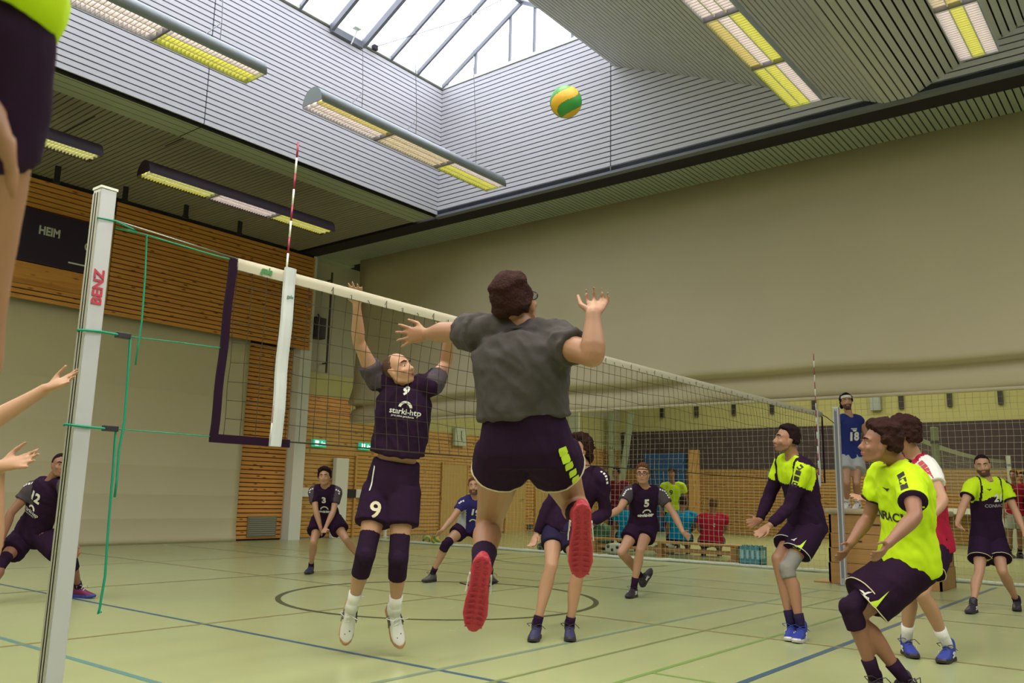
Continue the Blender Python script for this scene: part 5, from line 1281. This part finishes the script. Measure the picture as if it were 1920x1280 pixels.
# number nineteen, libero
n19 = person('libero number 19 in dark blue shirt crouching wide in the back court',
    dict(pel=(880, 988), neck=(892, 932, -.16), head=(889, 913, -.06),
         shL=(914, 944, .02), elL=(932, 978, '-'), wrL=(930, 1005, '-'), tiL=(932, 1020, '-'),
         shR=(869, 942, .02), elR=(848, 972, '-'), wrR=(828, 995, '-'), tiR=(814, 1004, '-'),
         hipL=(893, 992, 0), knL=(922, 1030, '-'), anL=(919, 1077, 'g.1'), toL=(930, 1090, 'g.03'),
         hipR=(868, 990, 0), knR=(836, 1020, '-'), anR=(811, 1068, 'g.1'), toR=(796, 1083, 'g.03')),
    11.7, s=1.0, skin='fair', face=-4, fpitch=8, hair=('short', 'sandy', 10), beard='dark', vox=.011,
    shirt=dict(col=['blue', 'lgrey'], hem=-.03, loose=.014, sleeve=.5, slw=.07, wr=.006, zone=lambda x, y, z, am: 1 if x > .12 and z < -.16 else 0), shorts=dict(col=['black'], len=.42), socks=('black', .09), shoes=('grey', 'black', 1, 'black'), pads=('LR', 'pad', .22, .2), ground=True, curl=.2, spread=.12)
chest(n19, '19', .13, .17, .03, bold=.006); chestpoly(n19, arc(.04, .058, .15, math.pi-.15), .33, .03, name='shirt_logo'); sleevemarks(n19, 3, .018, TX['white'], .03, .04)
# number five
n5 = person('player number 5 with glasses running across the middle of the far court, arms spread',
    dict(pel=(1206, 985), neck=(1208, 914, -.12), head=(1205, 889, -.06),
         shL=(1236, 924, .03), elL=(1263, 962, '-'), wrL=(1281, 998, '-'), tiL=(1299, 1012, '-'),
         shR=(1180, 922, -.02), elR=(1162, 954, '-'), wrR=(1136, 970, '-'), tiR=(1119, 973, '-'),
         hipL=(1216, 988, 0), knL=(1200, 1032, '-'), anL=(1188, 1098, 'g.1'), toL=(1172, 1111, 'g.03'),
         hipR=(1194, 988, 0), knR=(1165, 1036, '-'), anR=(1203, 1082, .32), toR=(1213, 1064, .1)),
    10.55, s=1.02, skin='fair', face=-14, fpitch=2, hair=('short', 'sandy', 12), vox=.010,
    shirt=dict(col=['black', 'char'], hem=-.06, loose=.018, sleeve=.55, slw=.075, wr=.008, flare=.01, zone=lambda x, y, z, am: 1 if abs(x) > .16 and z > -.2 else 0), shorts=dict(col=['black'], len=.48, loose=.022), socks=('black', .12), shoes=('black', 'black', 1, 'black', 'white'), curl=.3, spread=.12, glasses=True)
chest(n5, '5', .13, .15, .0, bold=.006); chestpoly(n5, arc(.04, .056, .15, math.pi-.15), .285, .01, name='shirt_logo'); chest(n5, 'starki-htp', .05, .31, .0, name='shirt_lettering'); sleevemarks(n5, 6, .016, TX['white'], .03, .03)
# number twelve behind the near post
n12 = person('player number 12 lunging low at the left behind the silver net post, magenta shoe',
    dict(pel=(62, 998), neck=(96, 902, -.12), head=(113, 872, -.04),
         shL=(122, 912, -.08), elL=(136, 968, '-'), wrL=(141, 1024, '-'), tiL=(154, 1048, '-'),
         shR=(62, 915, .06), elR=(20, 962, '-'), wrR=(4, 1012, '-'), tiR=(2, 1040, '-'),
         hipL=(82, 1005, -.05), knL=(134, 1052, '-'), anL=(147, 1106, 'g.1'), toL=(186, 1122, 'g.03'),
         hipR=(46, 1005, .06), knR=(2, 1055, '-'), anR=(-30, 1112, 'g.1'), toR=(-62, 1130, 'g.03')),
    8.95, s=1.02, skin='warm', face=40, fpitch=0, hair=('crop', 'dark', 13), vox=.010,
    shirt=dict(col=['black', 'char'], hem=-.06, loose=.018, sleeve=.5, slw=.078, wr=.01, zone=lambda x, y, z, am: 1 if abs(x) > .16 and z > -.28 else 0), shorts=dict(col=['black'], len=.6, loose=.03), socks=('black', .08), shoes=('magenta', 'blue', 1, 'white'), pads=('LR', 'pad', .25, .25), curl=.5, spread=.08, ground=True)
chest(n12, '12', .14, .17, -.02, bold=.006); sponsor(n12, .33, -.02, .9); sleevemarks(n12, 4, .018, TX['white'], .03, .03)
# lime and black long sleeves
def zlime(x, y, z, am):
    for a in 'LR':
        if -.15 < am[a][0] < .45 and am[a][1] < .13 and abs(x) > .15: return 1
    return 1 if (y > .02 and z > -.20 + .12*abs(x) and abs(x) < .125) else 0
ls = person('bearded player in black long sleeves with lime shoulders waiting with low hands, blue shoes',
    dict(pel=(1512, 985), neck=(1487, 858, .0), head=(1474, 824, -.02),
         shL=(1506, 880, -.17), elL=(1482, 948, '-'), wrL=(1443, 985, '-'), tiL=(1408, 1012, '-'),
         shR=(1463, 872, .17), elR=(1443, 930, '+'), wrR=(1424, 976, '-'), tiR=(1400, 984, '-'),
         hipL=(1522, 990, -.09), knL=(1476, 1066, '-'), anL=(1503, 1172, 'g.1'), toL=(1478, 1192, 'g.03'),
         hipR=(1502, 988, .09), knR=(1458, 1048, '-'), anR=(1484, 1154, 'g.1'), toR=(1464, 1172, 'g.03')),
    7.7, s=1.05, skin='mid', face=-82, fpitch=8, hair=('short', 'dark', 15), beard='light', vox=.009,
    shirt=dict(col=['black', 'lime'], hem=-.10, loose=.022, sleeve=2, wr=.010, zone=zlime), shorts=dict(col=['black'], len=.62, loose=.024, piping='white'), socks=('navy', .10), shoes=('blue', 'white', 1, 'blue', 'white'), pads=('L', 'brace', .36, .16), curl=.25, spread=.10)
sleevemarks(ls, 4, .034, TX['black'], .05, .08, 'L')
onshorts(ls, [[(-.055, .0), (-.05, -.006), (.0, -.04), (.06, .045), (.0, .0)]], (1500, 1022), TX['lime'], 'shorts_wedge', 1.0, 0); onshorts(ls, BIRD, (1489, 1012), TX['white'], 'shorts_emblem', 1.0, 0)
# near player in lime
def zn(x, y, z, am): return 0
near = person('player in bright lime shirt and dark shorts crouching in the right foreground, brown hair',
    dict(pel=(1702, 1052), neck=(1686, 868, .0), head=(1648, 832, -.02),
         shL=(1706, 905, -.15), elL=(1716, 968, '-'), wrL=(1664, 1020, '-'), tiL=(1640, 1058, '-'),
         shR=(1655, 890, .17), elR=(1628, 972, '+'), wrR=(1592, 1022, '-'), tiR=(1574, 1056, '-'),
         hipL=(1716, 1062, -.08), knL=(1602, 1156, '-'), anL=(1700, 1262, 'g.1'), toL=(1748, 1296, 'g.03'),
         hipR=(1686, 1062, .08), knR=(1594, 1140, '-'), anR=(1642, 1268, 'g.1'), toR=(1632, 1300, 'g.03')),
    5.3, s=1.04, skin='warm', face=-98, fpitch=6, hair=('wavy', 'brown', 16), vox=.0085,
    shirt=dict(col=['lime', 'black'], hem=-.10, loose=.026, sleeve=.55, slw=.08, wr=.013, flare=.012, cuff='black', collar='black'), shorts=dict(col=['black'], len=.74, loose=.030, piping='tan'), socks=('black', .12), shoes=('black', 'black', 1, 'black', 'white'), pads=('R', 'pad', .28, .28), curl=.45, spread=.10)
sleevemarks(near, 3, .032, TX['black'], .05, .05, 'L'); 
onshorts(near, [[(-.075, -.02), (.0, -.045), (.085, .05), (.02, .0)]], (1640, 1125), TX['lime'], 'shorts_wedge', 1.0, 0); onshorts(near, BIRD, (1622, 1112), TX['white'], 'shorts_emblem', 1.3, -.3); shortstext(near, 'erima', .028, (1621, 1117), TX['white'], -.4, 'shorts_lettering', .001)
chest(near, 'CONRACH', .07, .30, .0, TX['black'], 'shirt_lettering', bold=.002); chestpoly(near, BIRD, .14, .05, TX['black'], 'shirt_emblem')
# red and white shirt
def zred(x, y, z, am):
    for a in 'LR':
        if -.3 < am[a][0] < .9 and am[a][1] < .14 and abs(x) > .10 and z > -.2: return 1
    return 0
red = person('player in red shirt with white sleeves half hidden behind the lime player',
    dict(pel=(1742, 1020), neck=(1716, 855, .0), head=(1690, 816, .0),
         shL=(1742, 882, -.12), elL=(1768, 938, '-'), wrL=(1740, 975, '-'), tiL=(1716, 996, '-'),
         shR=(1694, 880, .18), elR=(1662, 945, '+'), wrR=(1626, 938, '-'), tiR=(1597, 926, '-'),
         hipL=(1752, 1022, -.06), knL=(1728, 1112, '-'), anL=(1778, 1202, 'g.1'), toL=(1742, 1230, 'g.03'),
         hipR=(1730, 1022, .08), knR=(1706, 1110, '-'), anR=(1700, 1202, 'g.1'), toR=(1692, 1226, 'g.03')),
    6.75, s=1.05, skin='fair', face=-112, fpitch=8, hair=('curly', 'brown', 18), vox=.009,
    shirt=dict(col=['red', 'white'], hem=-.06, loose=.02, sleeve=.5, slw=.078, wr=.009, zone=zred, collar='red'), shorts=dict(col=['black'], len=.55, loose=.025, piping='tan'), socks=('white', .14), shoes=('navy', 'blue', 1, 'navy', 'tan') if False else ('blue', 'black', 1, 'navy', 'white'), curl=.3, spread=.12)
sleevemarks(red, 5, .028, TX['red'], .036, .02, 'L')
# number twenty-one
def z21(x, y, z, am):
    if abs(x) > .155 and z > -.28: return 1 if (y > -.3) else 0
    return 1 if (z > -.205+.03*math.cos(x*24) and not (.115 < abs(x) < .135)) else 0
n21 = person('player number 21 in black and lime shirt walking at the right edge',
    dict(pel=(1852, 1008), neck=(1850, 898, .0), head=(1842, 872, -.02),
         shL=(1882, 912, .03), elL=(1904, 958, '-'), wrL=(1920, 996, '-'), tiL=(1924, 1018, '-'),
         shR=(1822, 910, -.03), elR=(1806, 948, '-'), wrR=(1795, 978, '-'), tiR=(1797, 998, '-'),
         hipL=(1865, 1012, 0), knL=(1880, 1072, '-'), anL=(1906, 1118, 'g.1'), toL=(1888, 1134, 'g.03'),
         hipR=(1840, 1012, 0), knR=(1836, 1072, '-'), anR=(1824, 1127, 'g.1'), toR=(1800, 1140, 'g.03')),
    9.95, s=1.02, skin='fair', face=-28, fpitch=-8, hair=('crop', 'dark', 20), beard='dark', vox=.010,
    shirt=dict(col=['black', 'lime'], hem=-.10, loose=.02, sleeve=.52, slw=.078, wr=.006, zone=z21, cuff='black', collar='black'), shorts=dict(col=['black'], len=.62, loose=.028, piping='tan'), socks=('black', .05), shoes=('black', 'black', None, 'black', 'white'), curl=.5, spread=.06)
chest(n21, '21', .115, .20, .05, bold=.005); chest(n21, 'CONRACH', .05, .285, .02, TX['grey'], 'shirt_lettering', bold=.001); sleevemarks(n21, 5, .026, TX['black'], .036, .05, 'L')
onshorts(n21, [[(-.04, -.01), (.0, -.03), (.05, .04), (.01, .0)]], (1852, 1048), TX['lime'], 'shorts_wedge', 1.1, .2); onshorts(n21, BIRD, (1842, 1044), TX['white'], 'shorts_emblem', 1.0, 0)
chestpoly(n21, BIRD, .10, -.06, TX['black'], 'shirt_emblem')
# close player at the left edge, mid-jump, only arm, side and thigh in the picture
close = person('blurred very close player at the left edge, bare arm and thigh, lime and dark kit',
    dict(pel=(-262, -40), neck=(-290, -800, .05), head=(-280, -1080, .0),
         shL=(-560, -640, .05), elL=(-640, -200, .1), wrL=(-600, 150, .1), tiL=(-590, 330, .1),
         shR=(-60, -690, .0), elR=(-85, -230, -.03), wrR=(-48, 130, -.04), tiR=(-125, 290, .0),
         hipL=(-400, 100, .03), knL=(-470, 820, .15), anL=(-520, 1150, .5), toL=(-520, 1330, .55),
         hipR=(-112, 40, .0), knR=(-95, 680, .12), anR=(-260, 950, .55), toR=(-270, 1130, .6)),
    .85, s=1.0, skin='mid', face=170, fpitch=25, hair=('short', 'dark', 31), vox=.009,
    shirt=dict(col=['lime', 'black'], hem=-.14, loose=.024, sleeve=.5, wr=.006), shorts=dict(col=['black'], waist=.1, len=.36, loose=.004), socks=('black', .12), shoes=('black', 'black'), curl=.3, thumbs=(1, -1))
handy = person('fair-armed player beyond the left edge, only forearms and spread hands before the post',
    dict(pel=(-360, 1060), neck=(-300, 720, .0), head=(-255, 640, .0),
         shL=(-245, 775, .17), elL=(-60, 815, '-'), wrL=(86, 729, '-'), tiL=(166, 694, -.02),
         shR=(-330, 790, -.17), elR=(-20, 1040, '-'), wrR=(-4, 874, '-'), tiR=(56, 862, .0),
         hipL=(-345, 1065, .09), knL=(-270, 1260, '-'), anL=(-330, 1480, '+'), toL=(-240, 1500, 0),
         hipR=(-375, 1065, -.09), knR=(-300, 1290, '-'), anR=(-380, 1540, '+'), toR=(-290, 1560, 0)),
    3.25, s=1.0, skin='fair', face=90, hair=('short', 'brown', 33), vox=.0075,
    shirt=dict(col=['lime', 'black'], hem=-.08, sleeve=.5), shorts=dict(col=['black'], len=.55), socks=('black', .1), shoes=('black', 'black'), curl=.06, spread=.16, palms=(-1, -1))
# people on and behind the bench
def sitter(label, x, y, col, hairc, seed, lean=0, k=1.0, dep=17.6):
    return person(label, dict(pel=(x, y), neck=(x+lean, y-46*k, .1), head=(x+lean*1.5, y-64*k, .05),
        shL=(x-20+lean, y-42*k, 0), elL=(x-25+lean, y-20, .10), wrL=(x-10, y-6, .18), tiL=(x-4, y-4, .1),
        shR=(x+20+lean, y-42*k, 0), elR=(x+25+lean, y-20, .10), wrR=(x+10, y-6, .18), tiR=(x+4, y-4, .1),
        hipL=(x-8, y+2, 0), knL=(x-14, y+3, .42), anL=(x-15, y+32, .02), toL=(x-16, y+34, .2), hipR=(x+8, y+2, 0), knR=(x+14, y+3, .42), anR=(x+15, y+32, .02), toR=(x+16, y+34, .2)),
        dep=dep, s=1.02, girth=1.28, skin='warm', face=172, hair=('short', hairc, seed), vox=.012,
        shirt=dict(col=[col], hem=-.12, loose=.026, sleeve=.55, slw=.08, wr=.008), shorts=dict(col=['black'], len=.9), socks=('black', .1), shoes=('black', 'black'))
sitter('spectator in cyan shirt on the bench, seen from behind, left of player five', 1178, 1003, 'cyan', 'dark', 41, dep=18.9)
sitter('spectator in cyan shirt on the bench right of player five, back turned', 1275, 1007, 'cyan', 'brown', 42, 3, dep=18.15)
s3 = sitter('spectator in shiny red shirt at the right end of the bench, back turned', 1334, 1011, 'red', 'sandy', 43, 2, dep=17.7)
chestpoly(s3, [[(-.03, .02), (.0, .03), (.02, .02), (.0, .01)], [(-.03, -.02), (.0, -.01), (.02, -.03), (.0, -.04)]], .2, 0, TX['white'], 'shirt_emblem', back=True)
def stander(label, x, yh, yf, dep, cols, seed, face, hairc='dark', w=18, leg='black', sk='warm', sleeve=.5, zone=None):
    H = yf-yh; q = lambda f: yh+H*f; sg = 1 if abs(face) < 90 else -1
    return person(label, dict(pel=(x, q(.50)), neck=(x-1, q(.185), .0), head=(x-3, q(.07), -.02),
        shL=(x+w*sg, q(.205), 0), elL=(x+(w+6)*sg, q(.36), 0), wrL=(x+(w+4)*sg, q(.48), -.08), tiL=(x+(w+3)*sg, q(.57), -.02),
        shR=(x-w*sg, q(.205), 0), elR=(x-(w+6)*sg, q(.36), 0), wrR=(x-(w+4)*sg, q(.48), -.08), tiR=(x-(w+3)*sg, q(.57), -.02),
        hipL=(x+8*sg, q(.51), 0), knL=(x+9*sg, q(.74), -.03), anL=(x+10*sg, q(.94), 'g.1'), toL=(x+10*sg+4, q(1.0), 'g.03'),
        hipR=(x-8*sg, q(.51), 0), knR=(x-9*sg, q(.74), -.03), anR=(x-10*sg, q(.94), 'g.1'), toR=(x-10*sg+4, q(1.0), 'g.03')),
        dep=dep, s=1.0, skin=sk, face=face, hair=('short', hairc, seed), vox=.012,
        shirt=dict(col=cols, hem=-.1, loose=.02, sleeve=sleeve, slw=.078, wr=.006, zone=zone), shorts=dict(col=[leg], len=.7), socks=('black', .1), shoes=('black', 'black'))
fl_ = stander('player in plain lime shirt standing before the blue wall mat in the background', 1262, 876, 1044, 19.3, ['lime'], 51, -20)
chest(fl_, '9', .16, .18, -.06, TX['black'], bold=.003)
stander('person in dark red jacket standing behind the bench left of player five', 1158, 874, 1038, 20.3, ['maroon'], 52, -60, sleeve=2)
stander('distant person in red shirt and pale trousers at the far right behind player twenty-one', 1903, 880, 1044, 19.6, ['red'], 53, -50, 'sandy', w=16, leg='lgrey')
stander('distant dark-clothed person at the extreme right edge behind the second court post', 1921, 884, 1040, 19.9, ['maroon'], 54, -70, 'dark', w=15)
# referee on the vaulting box
ref = person('referee in blue sleeveless 8 vest and white headband standing on the vaulting box',
    dict(pel=(1595, 858), neck=(1592, 780, .0), head=(1587, 753, -.02),
         shL=(1612, 789, .03), elL=(1626, 822, '+'), wrL=(1612, 850, '+'), tiL=(1598, 858, '+'),
         shR=(1573, 788, -.03), elR=(1568, 822, '+'), wrR=(1582, 850, '+'), tiR=(1594, 856, '+'),
         hipL=(1605, 862, 0), knL=(1606, 905, '-'), anL=(1608, 940, '+'), toL=(1600, 946, -.14),
         hipR=(1586, 862, 0), knR=(1588, 905, '-'), anR=(1588, 940, '+'), toR=(1580, 946, -.14)),
    13.35, s=1.04, skin='fair', face=-12, fpitch=2, hair=('long', 'dark', 21), beard='dark', vox=.011, cat='ref',
    shirt=dict(col=['ref_blue'], hem=-.06, loose=.014, sleeve=0, wr=.005, collar='white'), shorts=dict(col=['lgrey'], len=.5, loose=.03), socks=('white', .08), shoes=('white', 'white', None, 'grey'), curl=.4)
chest(ref, '18', .17, .30, .0, bold=.008); chestpoly(ref, [[(-.05, .02), (.05, .02), (.045, .008), (-.045, .008)], [(-.03, .0), (.05, .0), (.03, -.03), (-.01, -.03)]], .19, .0, name='shirt_logo')
q = MB(); I = ref; hc = I['hd']
def hp_(x, y, z): return hc+(I['Xh']*x+I['Fh']*y+I['Uh']*z)
for zz_ in (.050, .062, .074): q.tube([hp_(.079*math.cos(a), -.012+.102*math.sin(a), zz_+.014*math.sin(a)) for a in [2*math.pi*i/28 for i in range(29)]], .0085, 6)
q.build('headband', CL['white'], I['t'], smooth=True)

bt = thing('kit_bag', 'green kit bag standing on the floor before the left end of the bench', 'bag', (12.8, 6.2, 0))
q0 = at(1128, 1030, 'Z', 0)
blob('body', (q0.x, q0.y, .30), (.18, .20, .30), mat('kit_green', (.02, .10, .035), .6), bt, 5, .08, zmin=.0)
g = MB(); g.tube([(q0.x-.1, q0.y-.1, .55), (q0.x-.12, q0.y-.05, .68), (q0.x-.12, q0.y+.05, .68), (q0.x-.1, q0.y+.1, .55)], .015, 6); g.build('strap', M['black'], bt)
pw = mat('bag_cream', (.42, .44, .36), .7)
for i, (px, lb) in enumerate(((1150, 'pale holdall with dark patches on the floor below the bench, left one'), (1242, 'pale holdall with dark patches on the floor below the bench, right one'))):
    q0 = at(px, 1040, 'Z', 0); hb_ = thing('holdall', lb, 'bag', (q0.x-.0, q0.y, 0))
    blob('body', (q0.x+.1, q0.y, .12), (.12, .24, .12), pw, hb_, 8+i, .05, zmin=0)
    for dy, dz in ((-.1, .16), (.02, .1), (.12, .17)): blob('patch', (q0.x-.005, q0.y+dy, dz), (.03, .035, .035), M['black'], hb_, 3, .1, 2)
for _l in (nine, bl2, ls, spiker): [print(_k, [round(q, 2) for q in _v]) for _k, _v in _l['K'].items() if len(_k) > 2 and not _k.startswith('f')] if '--poses' in __import__('sys').argv else 0
bpy.data.scenes.remove(WORK)
